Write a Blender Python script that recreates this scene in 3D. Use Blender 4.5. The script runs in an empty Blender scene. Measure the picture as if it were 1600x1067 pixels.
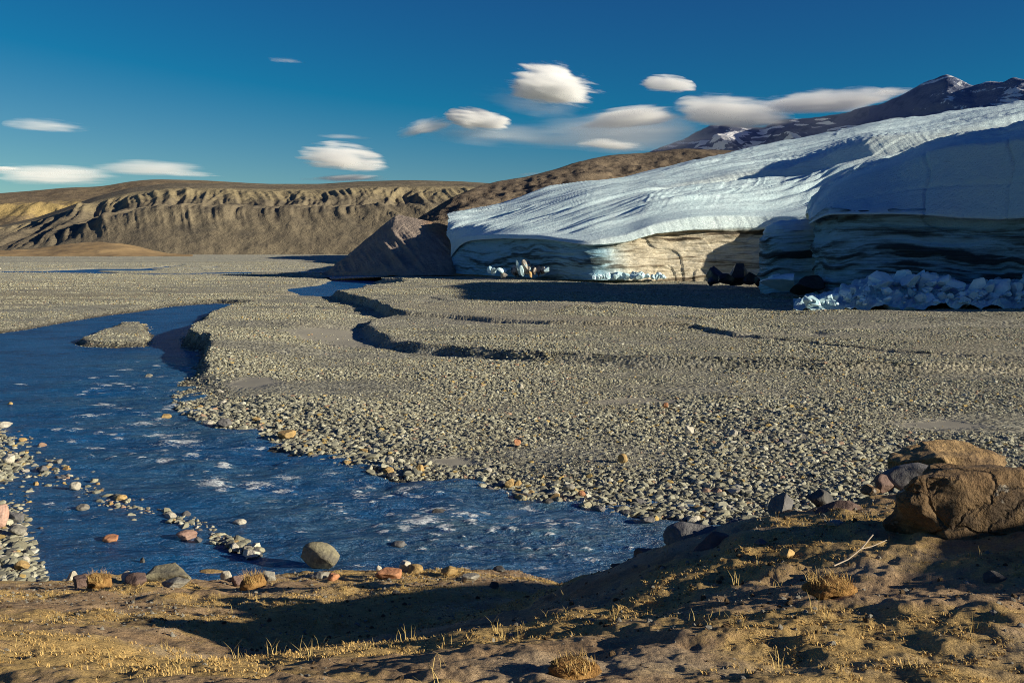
import bpy, bmesh, math, random
import numpy as np
from mathutils import Vector

random.seed(7)
RNG = np.random.default_rng(11)
sc = bpy.context.scene
C = sc.collection

# ------------------------------------------------------------------ camera
CAM_Z, FPX, HZ = 6.0, 1556.0, 392.0
PITCH = math.atan((533.5 - HZ) / FPX)
cam = bpy.data.objects.new('camera', bpy.data.cameras.new('camera'))
C.objects.link(cam)
cam.data.sensor_width = 36.0
cam.data.lens = 36.0 * FPX / 1600.0
cam.data.clip_start = 0.1
cam.data.clip_end = 60000
cam.location = (0, 0, CAM_Z)
cam.rotation_euler = (math.pi / 2 - PITCH, 0, 0)
sc.camera = cam

# ------------------------------------------------------------------ sky, sun, exposure
SUN_EL = math.radians(16.0)
SUN_H = np.array([0.94, -0.342])              # horizontal direction towards the sun (right, a little behind the viewer)
SUN_H = SUN_H / np.linalg.norm(SUN_H)
world = bpy.data.worlds.new('World')
sc.world = world
world.use_nodes = True
nt = world.node_tree
nt.nodes.clear()
sky = nt.nodes.new('ShaderNodeTexSky')
sky.sky_type = 'NISHITA'
sky.sun_disc = False
sky.sun_elevation = SUN_EL
sky.sun_rotation = math.atan2(SUN_H[0], SUN_H[1])
sky.altitude = 1500
sky.air_density = 1.0
sky.dust_density = 0.15
sky.ozone_density = 4.0
def wmath(op, a, b):
    o = nt.nodes.new('ShaderNodeMath'); o.operation = op
    for i, v in enumerate((a, b)):
        if isinstance(v, (int, float)): o.inputs[i].default_value = v
        else: nt.links.new(v, o.inputs[i])
    return o.outputs[0]
# the photograph's polarised, deep teal sky: one tone curve per channel over the whole sky
sep = nt.nodes.new('ShaderNodeSeparateColor'); nt.links.new(sky.outputs[0], sep.inputs[0])
comb = nt.nodes.new('ShaderNodeCombineColor')
r_ = wmath('MULTIPLY', wmath('MAXIMUM', wmath('SUBTRACT', wmath('MULTIPLY', sep.outputs[0], .42), .64), .045), 1.9)
g_ = wmath('MULTIPLY', wmath('POWER', wmath('MULTIPLY', sep.outputs[1], .86), 1.5), .32)
b_ = wmath('MULTIPLY', wmath('MULTIPLY', sep.outputs[2], .98), .55)
for i, v in enumerate((r_, g_, b_)): nt.links.new(v, comb.inputs[i])
bg = nt.nodes.new('ShaderNodeBackground')
bg.inputs['Strength'].default_value = 0.081
wo = nt.nodes.new('ShaderNodeOutputWorld')
nt.links.new(comb.outputs[0], bg.inputs['Color'])
nt.links.new(bg.outputs[0], wo.inputs['Surface'])

sun = bpy.data.objects.new('sun', bpy.data.lights.new('sun', 'SUN'))
C.objects.link(sun)
sun.data.energy = 5.0
sun.data.angle = math.radians(0.5)
sun.data.color = (1.0, 0.89, 0.70)
sd = Vector((SUN_H[0] * math.cos(SUN_EL), SUN_H[1] * math.cos(SUN_EL), math.sin(SUN_EL)))
sun.rotation_euler = sd.to_track_quat('Z', 'Y').to_euler()
sun.location = (80, -40, 60)

sc.view_settings.view_transform = 'Standard'
sc.view_settings.look = 'None'
sc.view_settings.exposure = 0.64
sc.view_settings.gamma = 1.0
sc.view_settings.use_curve_mapping = False
sc.cycles.max_bounces = 14
sc.cycles.diffuse_bounces = 3
sc.cycles.glossy_bounces = 3
sc.cycles.volume_bounces = 12
sc.cycles.volume_step_rate = 0.6
sc.cycles.use_denoising = True
sc.cycles.denoising_prefilter = 'NONE'
sc.cycles.filter_width = 1.0
sc.cycles.sample_clamp_direct = 6.0
sc.cycles.sample_clamp_indirect = 4.0

# ------------------------------------------------------------------ helpers: projection, noise, meshes
CP, SP = math.cos(PITCH), math.sin(PITCH)
def ray(px, py):
    cx, cy = (np.asarray(px, float) - 800.0) / FPX, (533.5 - np.asarray(py, float)) / FPX
    return np.stack([cx, CP + cy * SP, -SP + cy * CP], -1)
def W(px, py, z=0.0):                      # point of the horizontal plane z that is seen at a pixel
    d = ray(px, py)
    t = (z - CAM_Z) / d[..., 2]
    return np.array([0, 0, CAM_Z]) + d * t[..., None]
def D(px, py, Y):                          # point at ground distance Y that is seen at a pixel
    d = ray(px, py)
    t = np.asarray(Y, float) / d[..., 1]
    return np.array([0, 0, CAM_Z]) + d * t[..., None]

def _h(ix, iy, iz, seed):
    h = (ix.astype(np.uint32) * np.uint32(73856093)) ^ (iy.astype(np.uint32) * np.uint32(19349663)) ^ (iz.astype(np.uint32) * np.uint32(83492791)) ^ np.uint32((seed * 2654435761) & 0xffffffff)
    h ^= h >> np.uint32(15); h *= np.uint32(2246822519); h ^= h >> np.uint32(13); h *= np.uint32(3266489917); h ^= h >> np.uint32(16)
    return h.astype(np.float64) / 4294967295.0 * 2 - 1
def noise(x, y, z=0.0, seed=0):
    x, y, z = np.broadcast_arrays(np.asarray(x, float), np.asarray(y, float), np.asarray(z, float))
    fx, fy, fz = np.floor(x), np.floor(y), np.floor(z)
    u, v, w = x - fx, y - fy, z - fz
    ix, iy, iz = fx.astype(np.int64), fy.astype(np.int64), fz.astype(np.int64)
    s = lambda t: t * t * t * (t * (t * 6 - 15) + 10)
    u, v, w = s(u), s(v), s(w)
    r = 0
    flat = not np.any(w)
    for a in (0, 1):
        for b in (0, 1):
            for c in ((0,) if flat else (0, 1)):
                k = (u if a else 1 - u) * (v if b else 1 - v) * (w if c else 1 - w)
                r = r + k * _h(ix + a, iy + b, iz + c, seed)
    return r
def fbm(x, y, z=0.0, o=4, seed=0, gain=0.5):
    r, a, f = 0, 1.0, 1.0
    for i in range(o):
        r = r + a * noise(np.asarray(x) * f + i * 17.3, np.asarray(y) * f - i * 9.1, np.asarray(z) * f, seed + i)
        a *= gain; f *= 2.03
    return r
def ridged(x, y, z=0.0, o=3, seed=0):
    r, a, f = 0, 1.0, 1.0
    for i in range(o):
        r = r + a * (1 - 2 * np.abs(noise(np.asarray(x) * f + i * 7.7, np.asarray(y) * f, np.asarray(z) * f, seed + i)))
        a *= 0.5; f *= 2.1
    return r
def sstep(a, b, x):
    t = np.clip((np.asarray(x, float) - a) / (b - a), 0, 1)
    return t * t * (3 - 2 * t)

def tag(o, label=None, cat=None, group=None, kind=None):
    if label: o['label'] = label
    if cat: o['category'] = cat
    if group: o['group'] = group
    if kind: o['kind'] = kind
    return o
def link(name, me, mat=None, parent=None):
    if mat is not None and not me.materials: me.materials.append(mat)
    o = bpy.data.objects.new(name, me)
    C.objects.link(o)
    if parent is not None: o.parent = parent
    return o
def mesh_arrays(name, verts, faces, attrs=None, smooth=True):
    """faces: (n,3) or (n,4) int array"""
    me = bpy.data.meshes.new(name)
    verts = np.asarray(verts, np.float32).reshape(-1, 3)
    faces = np.asarray(faces, np.int32)
    k = faces.shape[1]
    me.vertices.add(len(verts)); me.vertices.foreach_set('co', verts.ravel())
    me.loops.add(faces.size); me.loops.foreach_set('vertex_index', faces.ravel())
    me.polygons.add(len(faces))
    me.polygons.foreach_set('loop_start', np.arange(0, faces.size, k, dtype=np.int32))
    me.polygons.foreach_set('loop_total', np.full(len(faces), k, np.int32))
    me.polygons.foreach_set('use_smooth', np.full(len(faces), smooth, bool))
    for n, a in (attrs or {}).items():
        at = me.attributes.new(n, 'FLOAT', 'POINT')
        at.data.foreach_set('value', np.asarray(a, np.float32).ravel())
    me.update(calc_edges=True)
    me.validate()
    return me
def grid_faces(nu, nv, wrap=False):
    i = np.arange(nu if wrap else nu - 1)[:, None]; j = np.arange(nv - 1)[None, :]
    i2 = (i + 1) % nu
    a, b, c, d = i * nv + j, i2 * nv + j, i2 * nv + j + 1, i * nv + j + 1
    return np.stack([a, b, c, d], -1).reshape(-1, 4)
def grid_normals(P):
    du = np.gradient(P, axis=0); dv = np.gradient(P, axis=1)
    n = np.cross(du, dv)
    return n / (np.linalg.norm(n, axis=-1, keepdims=True) + 1e-9)
def gsmooth(A, s, axis):
    if s <= 0: return A
    r = int(3 * s) + 1
    k = np.exp(-0.5 * (np.arange(-r, r + 1) / s) ** 2); k /= k.sum()
    A = np.moveaxis(A, axis, 0)
    pad = np.concatenate([2 * A[:1] - A[1:r + 1][::-1], A, 2 * A[-1:] - A[-r - 1:-1][::-1]])
    out = sum(k[i] * pad[i:i + len(A)] for i in range(2 * r + 1))
    return np.moveaxis(out, 0, axis)
def polyline_dist(x, y, pts, closed=False):
    pts = np.asarray(pts, float)
    best = np.full(x.shape, 1e18)
    n = len(pts)
    for i in range(n if closed else n - 1):
        a, b = pts[i], pts[(i + 1) % n]
        ab = b - a
        t = np.clip(((x - a[0]) * ab[0] + (y - a[1]) * ab[1]) / (ab @ ab + 1e-12), 0, 1)
        best = np.minimum(best, (x - a[0] - t * ab[0]) ** 2 + (y - a[1] - t * ab[1]) ** 2)
    return np.sqrt(best)
def inside(x, y, pts):
    r = np.zeros(x.shape, bool)
    n = len(pts)
    for i in range(n):
        (x1, y1), (x2, y2) = pts[i], pts[(i + 1) % n]
        if y1 == y2: continue
        r ^= ((y1 > y) != (y2 > y)) & (x < (x2 - x1) * (y - y1) / (y2 - y1) + x1)
    return r
def sdist(x, y, pts):                      # negative inside
    d = polyline_dist(x, y, pts, True)
    return np.where(inside(x, y, pts), -d, d)
def px_poly(pp, z=0.0):
    pp = np.asarray(pp, float)
    return W(pp[:, 0], pp[:, 1], z)[:, :2]

# ------------------------------------------------------------------ materials
class NT:
    def __init__(s, name):
        s.m = bpy.data.materials.new(name); s.m.use_nodes = True
        s.t = s.m.node_tree; s.t.nodes.clear()
        s.out = s.n('ShaderNodeOutputMaterial')
    def n(s, typ, **kw):
        o = s.t.nodes.new(typ)
        for k, v in kw.items(): setattr(o, k, v)
        return o
    def l(s, a, b): s.t.links.new(a, b)
    def put(s, sock, v):
        if isinstance(v, bpy.types.NodeSocket): s.l(v, sock)
        else: sock.default_value = v if not (isinstance(v, tuple) and len(v) == 3 and sock.type == 'RGBA') else (*v, 1)
    def noise(s, scale, vec=None, detail=4, rough=0.55, dist=0.0):
        o = s.n('ShaderNodeTexNoise'); o.inputs['Scale'].default_value = scale
        o.inputs['Detail'].default_value = detail; o.inputs['Roughness'].default_value = rough; o.inputs['Distortion'].default_value = dist
        if vec is not None: s.l(vec, o.inputs['Vector'])
        return o.outputs['Fac']
    def mapr(s, v, a, b, c=0.0, d=1.0):
        o = s.n('ShaderNodeMapRange'); s.put(o.inputs[0], v)
        for i, q in enumerate((a, b, c, d)): o.inputs[i + 1].default_value = q
        return o.outputs[0]
    def mix(s, f, a, b, mode='MIX'):
        o = s.n('ShaderNodeMix', data_type='RGBA', blend_type=mode)
        s.put(o.inputs[0], f); s.put(o.inputs[6], a); s.put(o.inputs[7], b)
        return o.outputs[2]
    def math(s, op, a, b=0.0, clamp=False):
        o = s.n('ShaderNodeMath', operation=op, use_clamp=clamp); s.put(o.inputs[0], a); s.put(o.inputs[1], b)
        return o.outputs[0]
    def attr(s, name, kind='GEOMETRY'):
        o = s.n('ShaderNodeAttribute', attribute_name=name, attribute_type=kind)
        return o.outputs['Fac']
    def pos(s): return s.n('ShaderNodeNewGeometry').outputs['Position']
    def obj(s): return s.n('ShaderNodeTexCoord').outputs['Object']
    def scaled(s, vec, sc_):
        o = s.n('ShaderNodeMapping'); s.l(vec, o.inputs['Vector']); o.inputs['Scale'].default_value = sc_
        return o.outputs[0]
    def ramp(s, v, stops, const=False):
        o = s.n('ShaderNodeValToRGB'); s.put(o.inputs[0], v)
        e = o.color_ramp.elements
        if const: o.color_ramp.interpolation = 'CONSTANT'
        while len(e) < len(stops): e.new(0.5)
        for i, (p, c) in enumerate(stops): e[i].position = p; e[i].color = (*c, 1)
        return o.outputs['Color']
    def bump(s, h, strength, dist, nrm=None):
        o = s.n('ShaderNodeBump'); s.put(o.inputs['Height'], h)
        o.inputs['Strength'].default_value = strength; o.inputs['Distance'].default_value = dist
        if nrm is not None: s.l(nrm, o.inputs['Normal'])
        return o.outputs[0]
    def bsdf(s, col, rough=0.9, nrm=None, spec=0.3, **kw):
        o = s.n('ShaderNodeBsdfPrincipled')
        s.put(o.inputs['Base Color'], col); s.put(o.inputs['Roughness'], rough)
        o.inputs['Specular IOR Level'].default_value = spec
        if nrm is not None: s.l(nrm, o.inputs['Normal'])
        for k, v in kw.items(): s.put(o.inputs[k.replace('_', ' ')], v)
        s.l(o.outputs[0], s.out.inputs['Surface'])
        return s.m

STONE_STOPS = [(0.0, (.265, .25, .18)), (.22, (.33, .315, .235)), (.42, (.22, .21, .155)), (.58, (.40, .38, .285)), (.70, (.17, .165, .13)),
               (.79, (.30, .275, .19)), (.885, (.38, .27, .10)), (.915, (.34, .22, .15)), (.935, (.50, .475, .38)), (.965, (.10, .098, .09))]
def m_gravel_stone():
    n = NT('gravel_stone')
    r = n.n('ShaderNodeObjectInfo').outputs['Random']
    col = n.ramp(r, STONE_STOPS, True)
    v = n.mapr(n.noise(9.0, n.obj(), 3), .3, .7, .75, 1.2)
    return n.bsdf(n.mix(1.0, n.mix(1.0, col, v, 'MULTIPLY'), (1.03, 1.06, 1.06), 'MULTIPLY'), .85)
def m_rock(name, c1, c2, scale=3.0, lichen=None, bump=.5, dark=None, cracks=False):
    n = NT(name)
    p = n.obj()
    rnd = n.n('ShaderNodeObjectInfo').outputs['Random']
    a = n.mapr(n.noise(scale, p, 6, .62, .4), .32, .68)
    col = n.mix(a, c1, c2)
    g = n.mapr(n.noise(scale * 9, p, 4, .7), .3, .75, .7, 1.15)
    col = n.mix(1.0, col, g, 'MULTIPLY')
    if dark:
        col = n.mix(n.mapr(n.noise(scale * 1.3, p, 5, .6), .52, .62, 0, .8), col, dark)
    if lichen:
        lm = n.mapr(n.noise(scale * 3.1, p, 3, .6), .63, .68)
        col = n.mix(lm, col, lichen)
    v = n.mapr(rnd, 0, 1, .8, 1.15)
    col = n.mix(1.0, col, v, 'MULTIPLY')
    h = n.noise(scale * 2.2, p, 8, .65)
    if cracks:
        wp = n.n('ShaderNodeVectorMath', operation='ADD'); n.l(p, wp.inputs[0])
        nz = n.n('ShaderNodeTexNoise'); nz.inputs['Scale'].default_value = 2.5; nz.inputs['Detail'].default_value = 5; n.l(p, nz.inputs['Vector'])
        sc_ = n.n('ShaderNodeVectorMath', operation='SCALE'); n.l(nz.outputs['Color'], sc_.inputs[0]); sc_.inputs['Scale'].default_value = .45; n.l(sc_.outputs[0], wp.inputs[1])
        ck = n.n('ShaderNodeTexVoronoi', feature='DISTANCE_TO_EDGE'); ck.inputs['Scale'].default_value = 1.9; n.l(n.scaled(wp.outputs[0], (1, 1, 1.5)), ck.inputs['Vector'])
        h = n.math('ADD', h, n.math('MULTIPLY', n.mapr(ck.outputs['Distance'], 0, .05), .22))
    return n.bsdf(col, .88, n.bump(h, bump, .12 / scale * 3))
M = {}
M['gravel'] = m_gravel_stone()
M['rock_grey'] = m_rock('rock_grey', (.21, .2, .175), (.36, .34, .28))
M['rock_dark'] = m_rock('rock_dark', (.07, .07, .07), (.13, .125, .115))
M['rock_pale'] = m_rock('rock_pale', (.48, .45, .37), (.62, .58, .48))
M['rock_ochre'] = m_rock('rock_ochre', (.42, .27, .1), (.52, .38, .18))
M['rock_pink'] = m_rock('rock_pink', (.42, .25, .19), (.52, .36, .29))
M['rock_orange'] = m_rock('rock_orange', (.45, .19, .09), (.5, .27, .15))
M['rock_river'] = m_rock('rock_river', (.24, .22, .15), (.36, .33, .21), 1.6, dark=(.1, .095, .085))
M['rock_brown'] = m_rock('rock_brown', (.24, .15, .075), (.36, .24, .12), 1.5, lichen=(.42, .39, .33), dark=(.07, .05, .035), bump=1.0, cracks=True)
M['rock_sunlit'] = m_rock('rock_sunlit', (.34, .22, .1), (.46, .32, .16), 1.5, dark=(.12, .08, .05), bump=1.0)  # brown rock made lighter and golden, sunlight put into the colour
M['rock_slate'] = m_rock('rock_slate', (.12, .12, .125), (.2, .195, .19), 2.0)
M['rock_maroon'] = m_rock('rock_maroon', (.14, .095, .085), (.22, .15, .125), 2.2)

def m_ground():
    n = NT('gravel_plain')
    p = n.pos()
    big = n.mapr(n.noise(.045, n.scaled(p, (1, 1.5, 1)), 6, .6), .3, .7)
    col = n.mix(big, (.265, .255, .2), (.34, .33, .26))
    tan = n.mapr(n.noise(.02, p, 4), .5, .68, 0, .6)
    col = n.mix(tan, col, (.38, .31, .18))
    vo = n.n('ShaderNodeTexVoronoi'); vo.inputs['Scale'].default_value = 5.0; n.l(p, vo.inputs['Vector'])
    vc = n.n('ShaderNodeSeparateColor'); n.l(vo.outputs['Color'], vc.inputs[0])
    cell = n.mapr(vc.outputs[0], 0, 1, .62, 1.35)
    vo2 = n.n('ShaderNodeTexVoronoi'); vo2.inputs['Scale'].default_value = 1.6; n.l(p, vo2.inputs['Vector'])
    vc2 = n.n('ShaderNodeSeparateColor'); n.l(vo2.outputs['Color'], vc2.inputs[0])
    cell2 = n.mapr(vc2.outputs[0], 0, 1, .75, 1.22)
    sand = n.attr('sand')
    f = n.math('SUBTRACT', 1.0, sand, True)
    col = n.mix(f, col, n.mix(1.0, col, n.math('MULTIPLY', cell, cell2), 'MULTIPLY'))
    col = n.mix(n.math('MULTIPLY', sand, .55), col, (.25, .23, .19))
    wet = n.attr('wet')
    col = n.mix(wet, col, (.07, .066, .055))
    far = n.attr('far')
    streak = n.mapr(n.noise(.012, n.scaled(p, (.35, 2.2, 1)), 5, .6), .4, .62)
    col = n.mix(far, col, n.mix(streak, (.45, .44, .345), (.36, .345, .26)))  # paler far gravel: low sun on stone faces put into the colour
    h = n.math('ADD', n.math('MULTIPLY', vo.outputs['Distance'], -1.0), n.math('MULTIPLY', n.noise(20, p, 4), .5))
    h2 = n.math('MULTIPLY', vo2.outputs['Distance'], -.6)
    hh = n.math('MULTIPLY', n.math('ADD', h, h2), f)
    return n.bsdf(col, .92, n.bump(hh, .9, .25))
M['ground'] = m_ground()

def m_bank():
    n = NT('tundra_bank')
    p = n.pos()
    a = n.mapr(n.noise(1.1, p, 6, .65), .35, .65)
    col = n.mix(a, (.30, .20, .115), (.48, .34, .195))
    moss = n.attr('moss')
    mm = n.mapr(n.math('ADD', moss, n.mapr(n.noise(7, p, 5, .7), .2, .8, -.5, .5)), .3, .75)
    col = n.mix(mm, col, n.mix(n.noise(14, p, 3), (.42, .28, .11), (.55, .39, .16)))
    dark = n.mapr(n.noise(2.6, p, 6, .68, .6), .56, .66, 0, .6)
    col = n.mix(dark, col, (.10, .075, .055))
    sand = n.mapr(n.noise(.5, n.scaled(p, (1, 2, 1)), 4), .55, .68, 0, .6)
    col = n.mix(sand, col, (.42, .34, .24))
    g = n.mapr(n.noise(60, p, 3, .7), .25, .75, .65, 1.3)
    col = n.mix(1.0, col, g, 'MULTIPLY')
    h = n.math('ADD', n.noise(9, p, 8, .72), n.math('MULTIPLY', n.noise(45, p, 4, .7), .35))
    return n.bsdf(col, .95, n.bump(h, 1.0, .05), spec=.15)
M['bank'] = m_bank()

def m_water():
    n = NT('river_water')
    p = n.pos()
    foam = n.attr('foam')
    f1 = n.noise(3.6, n.scaled(p, (1, 2.3, 1)), 8, .72, 1.4)
    fm = n.mapr(n.math('ADD', foam, n.mapr(f1, .3, .7, -1.0, .55)), .3, .55)
    deep = n.mapr(n.noise(.35, n.scaled(p, (.7, 1.2, 1)), 5, .6), .35, .65)
    silt = n.attr('silt')
    fine = n.mapr(n.noise(2.2, n.scaled(p, (.6, 1.8, 1)), 6, .7, .6), .35, .65)
    base = n.mix(n.math('MULTIPLY', n.math('ADD', deep, fine), .5), (.002, .04, .15), (.012, .15, .40))
    base = n.mix(n.math('MULTIPLY', silt, fine), base, (.09, .19, .25))
    col = n.mix(fm, base, (.72, .8, .84))
    w = n.n('ShaderNodeTexNoise'); w.inputs['Scale'].default_value = 1.9; w.inputs['Detail'].default_value = 6; w.inputs['Roughness'].default_value = .62; w.inputs['Distortion'].default_value = .5
    n.l(n.scaled(p, (.75, 1.7, 1)), w.inputs['Vector'])
    w2 = n.noise(9.0, n.scaled(p, (.8, 1.5, 1)), 4, .6, .3)
    b = n.bump(n.math('ADD', w.outputs['Fac'], n.math('MULTIPLY', w2, .35)), 1.0, .5)
    ro = n.mapr(fm, 0, 1, .2, .7)
    # broken water: facets tilt towards the viewer, so the mean reflectance stays well below a mirror's at grazing view
    fr = n.n('ShaderNodeFresnel'); fr.inputs['IOR'].default_value = 1.33; n.l(b, fr.inputs['Normal'])
    di = n.n('ShaderNodeBsdfDiffuse'); n.l(col, di.inputs['Color']); n.l(b, di.inputs['Normal'])
    gl = n.n('ShaderNodeBsdfGlossy'); n.l(b, gl.inputs['Normal']); n.l(ro, gl.inputs['Roughness'])
    mx = n.n('ShaderNodeMixShader'); n.l(n.math('MINIMUM', fr.outputs[0], .27), mx.inputs[0])
    n.l(di.outputs[0], mx.inputs[1]); n.l(gl.outputs[0], mx.inputs[2]); n.l(mx.outputs[0], n.out.inputs['Surface'])
    return n.m
M['water'] = m_water()

def m_ice():
    n = NT('glacier_ice')
    p = n.pos()
    dirt, tint = n.attr('dirt'), n.attr('tint')
    base = n.mix(n.noise(.25, p, 5), (.57, .79, .85), (.74, .88, .92))
    base = n.mix(n.attr('clear'), base, (.22, .46, .62))  # clear blue ice, with the shade on the cliffs put into its colour
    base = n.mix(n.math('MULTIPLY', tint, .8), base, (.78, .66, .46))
    d = n.mapr(n.math('ADD', dirt, n.mapr(n.noise(1.1, n.scaled(p, (.4, .4, 2.6)), 7, .72), .25, .75, -.3, .3)), .1, .9)
    lam = n.mapr(n.noise(.8, n.scaled(p, (.3, .3, 9)), 6, .7), .35, .7, -.25, .35)
    d = n.math('ADD', d, n.math('MULTIPLY', lam, n.mapr(dirt, .02, .2)))
    dc = n.ramp(d, [(0, (1, 1, 1)), (.35, (.66, .64, .60)), (.65, (.30, .26, .22)), (1, (.085, .075, .068))])
    col = n.mix(1.0, base, dc, 'MULTIPLY')
    h = n.noise(2.2, n.scaled(p, (.7, .7, 1.6)), 8, .68)
    mp = n.n('ShaderNodeMapping'); n.l(p, mp.inputs['Vector']); mp.inputs['Rotation'].default_value = (0, 0, -.283); mp.inputs['Scale'].default_value = (.12, 1.5, .9)
    st = n.noise(1.3, mp.outputs[0], 9, .72)
    return n.bsdf(col, n.mapr(dirt, 0, 1, .42, .8), n.bump(n.math('ADD', n.math('MULTIPLY', h, .5), st), .9, .5), spec=.35)
M['ice'] = m_ice()
def m_ice_block(name, c1, c2, dark=None):
    n = NT(name)
    p = n.obj()
    col = n.mix(n.mapr(n.noise(1.6, p, 5), .3, .7), c1, c2)
    if dark: col = n.mix(n.mapr(n.noise(1.1, p, 5, .6), .45, .58), col, dark)
    v = n.mapr(n.n('ShaderNodeObjectInfo').outputs['Random'], 0, 1, .75, 1.1)
    col = n.mix(1.0, col, v, 'MULTIPLY')
    return n.bsdf(col, .35, n.bump(n.noise(4, p, 6), .4, .15), spec=.4)
M['ice_block'] = m_ice_block('fallen_ice', (.38, .6, .7), (.6, .77, .83))
M['ice_dirty'] = m_ice_block('dirty_ice', (.3, .27, .23), (.5, .47, .42), (.06, .05, .045))
M['ice_black'] = m_ice_block('black_ice', (.02, .02, .022), (.06, .055, .05))

def m_hill(name, c1, c2, c3, scale, cliff=None, snow=False, bump=1.0, bd=8.0):
    n = NT(name)
    p = n.pos()
    a = n.mapr(n.noise(scale, n.scaled(p, (1, 1, 2.2)), 7, .62, .3), .33, .67)
    col = n.mix(a, c1, c2)
    b = n.mapr(n.noise(scale * 4.3, n.scaled(p, (1, 1, 1.5)), 6, .65), .5, .68)
    col = n.mix(b, col, c3)
    if cliff:
        cm = n.mapr(n.math('ADD', n.attr('cliff'), n.mapr(n.noise(scale * 6, n.scaled(p, (1.4, 1.4, .5)), 6, .7), .2, .8, -.5, .5)), .3, .7)
        col = n.mix(cm, col, cliff)
    if snow:
        sm = n.mapr(n.math('ADD', n.attr('snow'), n.mapr(n.noise(scale * 18, p, 5, .7), .2, .8, -.5, .5)), .5, .6)
        col = n.mix(sm, col, (.78, .8, .82))
    h = n.noise(scale * 5, p, 9, .68)
    return n.bsdf(col, .95, n.bump(h, bump, bd), spec=.1)
M['hill'] = m_hill('escarpment_rock', (.165, .14, .10), (.25, .21, .14), (.11, .098, .078), .006, (.30, .25, .15))
M['hill_back'] = m_hill('plateau_rock', (.20, .155, .10), (.26, .2, .12), (.14, .11, .08), .006, (.40, .30, .13))
M['hill_brown'] = m_hill('brown_hill', (.13, .105, .08), (.21, .165, .115), (.06, .052, .046), .03, bd=3.0)
M['hill_ochre'] = m_hill('ochre_hill', (.32, .22, .11), (.38, .27, .14), (.24, .17, .1), .02, bump=.3, bd=2.0)
M['mountain'] = m_hill('dark_mountain', (.16, .2, .31), (.21, .235, .32), (.11, .145, .24), .0016, snow=True, bd=30.0)  # blue of distant haze and sky mixed into the rock colour
def m_moraine():
    n = NT('moraine')
    p = n.pos()
    a = n.mapr(n.noise(.35, p, 7, .65), .35, .65)
    col = n.mix(a, (.26, .215, .185), (.35, .29, .24))
    col = n.mix(n.mapr(n.attr('sun_patch'), .2, .8, 0, .8), col, (.33, .2, .11))  # warm sunlight on the upper right painted into the colour
    h = n.noise(1.4, p, 9, .7)
    return n.bsdf(col, .95, n.bump(h, .8, .7), spec=.1)
M['moraine'] = m_moraine()
def m_grass(name, c1, c2):
    n = NT(name)
    r = n.n('ShaderNodeObjectInfo').outputs['Random']
    col = n.mix(n.noise(3.0, n.pos(), 2), c1, c2)
    return n.bsdf(col, .8, spec=.15)
M['grass'] = m_grass('dry_grass', (.42, .30, .10), (.6, .46, .2))
M['moss'] = m_grass('dry_moss', (.42, .28, .10), (.6, .42, .17))
M['twig'] = m_grass('bleached_wood', (.42, .34, .26), (.52, .44, .34))
def m_tussock():
    n = NT('tussock')
    p = n.obj()
    col = n.mix(n.mapr(n.noise(5, p, 6, .7), .35, .65), (.2, .1, .04), (.42, .25, .09))
    return n.bsdf(col, .95, n.bump(n.noise(25, p, 5, .7), 1.0, .05), spec=.1)
M['tussock'] = m_tussock()

# ------------------------------------------------------------------ plan of the plain (river, streams, terraces)
RIVER = px_poly([(1330, 835), (1180, 815), (1100, 806), (1060, 803), (1000, 794), (940, 789), (860, 777), (800, 768), (760, 754), (700, 745), (640, 741), (590, 734), (540, 723), (500, 714),
                 (450, 690), (400, 679), (350, 665), (310, 655), (288, 640), (280, 615), (300, 590), (316, 562), (318, 549), (300, 546), (286, 540), (300, 524), (330, 513), (312, 503), (322, 492), (346, 484),
                 (392, 476), (340, 474), (300, 476), (250, 480), (200, 489), (150, 496), (100, 505), (50, 514), (0, 521), (-200, 545), (-600, 600), (-900, 700), (-900, 1000), (-100, 1000), (900, 1000), (1330, 960)])
ISLAND = px_poly([(118, 537), (150, 522), (185, 509), (225, 508), (236, 524), (230, 541), (180, 544), (130, 541)])
LEFTBAR = px_poly([(-300, 640), (-60, 650), (-10, 668), (5, 700), (28, 722), (12, 740), (-5, 752), (-20, 765), (-300, 740)])
LEFTSHORE = px_poly([(-300, 740), (-30, 785), (-10, 790), (16, 808), (22, 850), (28, 892), (32, 930), (-300, 940)])
STREAMS = [px_poly(p) for p in (
    [(446, 458), (470, 450), (500, 447), (524, 438), (516, 433), (560, 431), (604, 432), (640, 432), (612, 439), (570, 444), (606, 446), (600, 452), (560, 457), (530, 463), (480, 467), (452, 466), (470, 461)],
    [(-400, 427), (-100, 424.5), (70, 424), (150, 420.5), (215, 420.5), (250, 418), (284, 414.5), (282, 417), (236, 421), (262, 423.5), (216, 424.8), (150, 424.3), (180, 428), (290, 428.3), (240, 431), (120, 428.5), (40, 427.5), (-400, 429.5)],
    [(210, 428), (300, 427), (380, 425.5), (430, 424), (515, 423.5), (560, 425), (500, 427.5), (440, 426), (385, 427.5), (470, 431), (380, 430.5), (290, 430.5)],
    [(145, 407), (180, 405.4), (230, 404), (260, 403.6), (230, 405.2), (190, 407)],
    [(310, 418.3), (340, 417), (336, 419.4)])]
def terr_poly(edge, z):
    e = px_poly(edge, z)
    return np.vstack([e, [[400, 50], [400, 700], [-60, 700]]])
TERR_A = terr_poly([(720, 470), (680, 485), (640, 496), (600, 502), (572, 508), (566, 514), (574, 524), (600, 536), (650, 545), (740, 552), (850, 560), (960, 564), (1060, 567), (1300, 573), (1600, 576), (2200, 585)], .55)
TERR_B = terr_poly([(520, 452), (545, 463), (580, 469), (600, 478), (618, 489), (632, 492), (700, 494), (780, 500), (860, 505), (1000, 507), (1085, 509), (1120, 518), (1180, 528), (1260, 533), (1400, 545), (1600, 556), (2200, 575)], 1.0)
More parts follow.
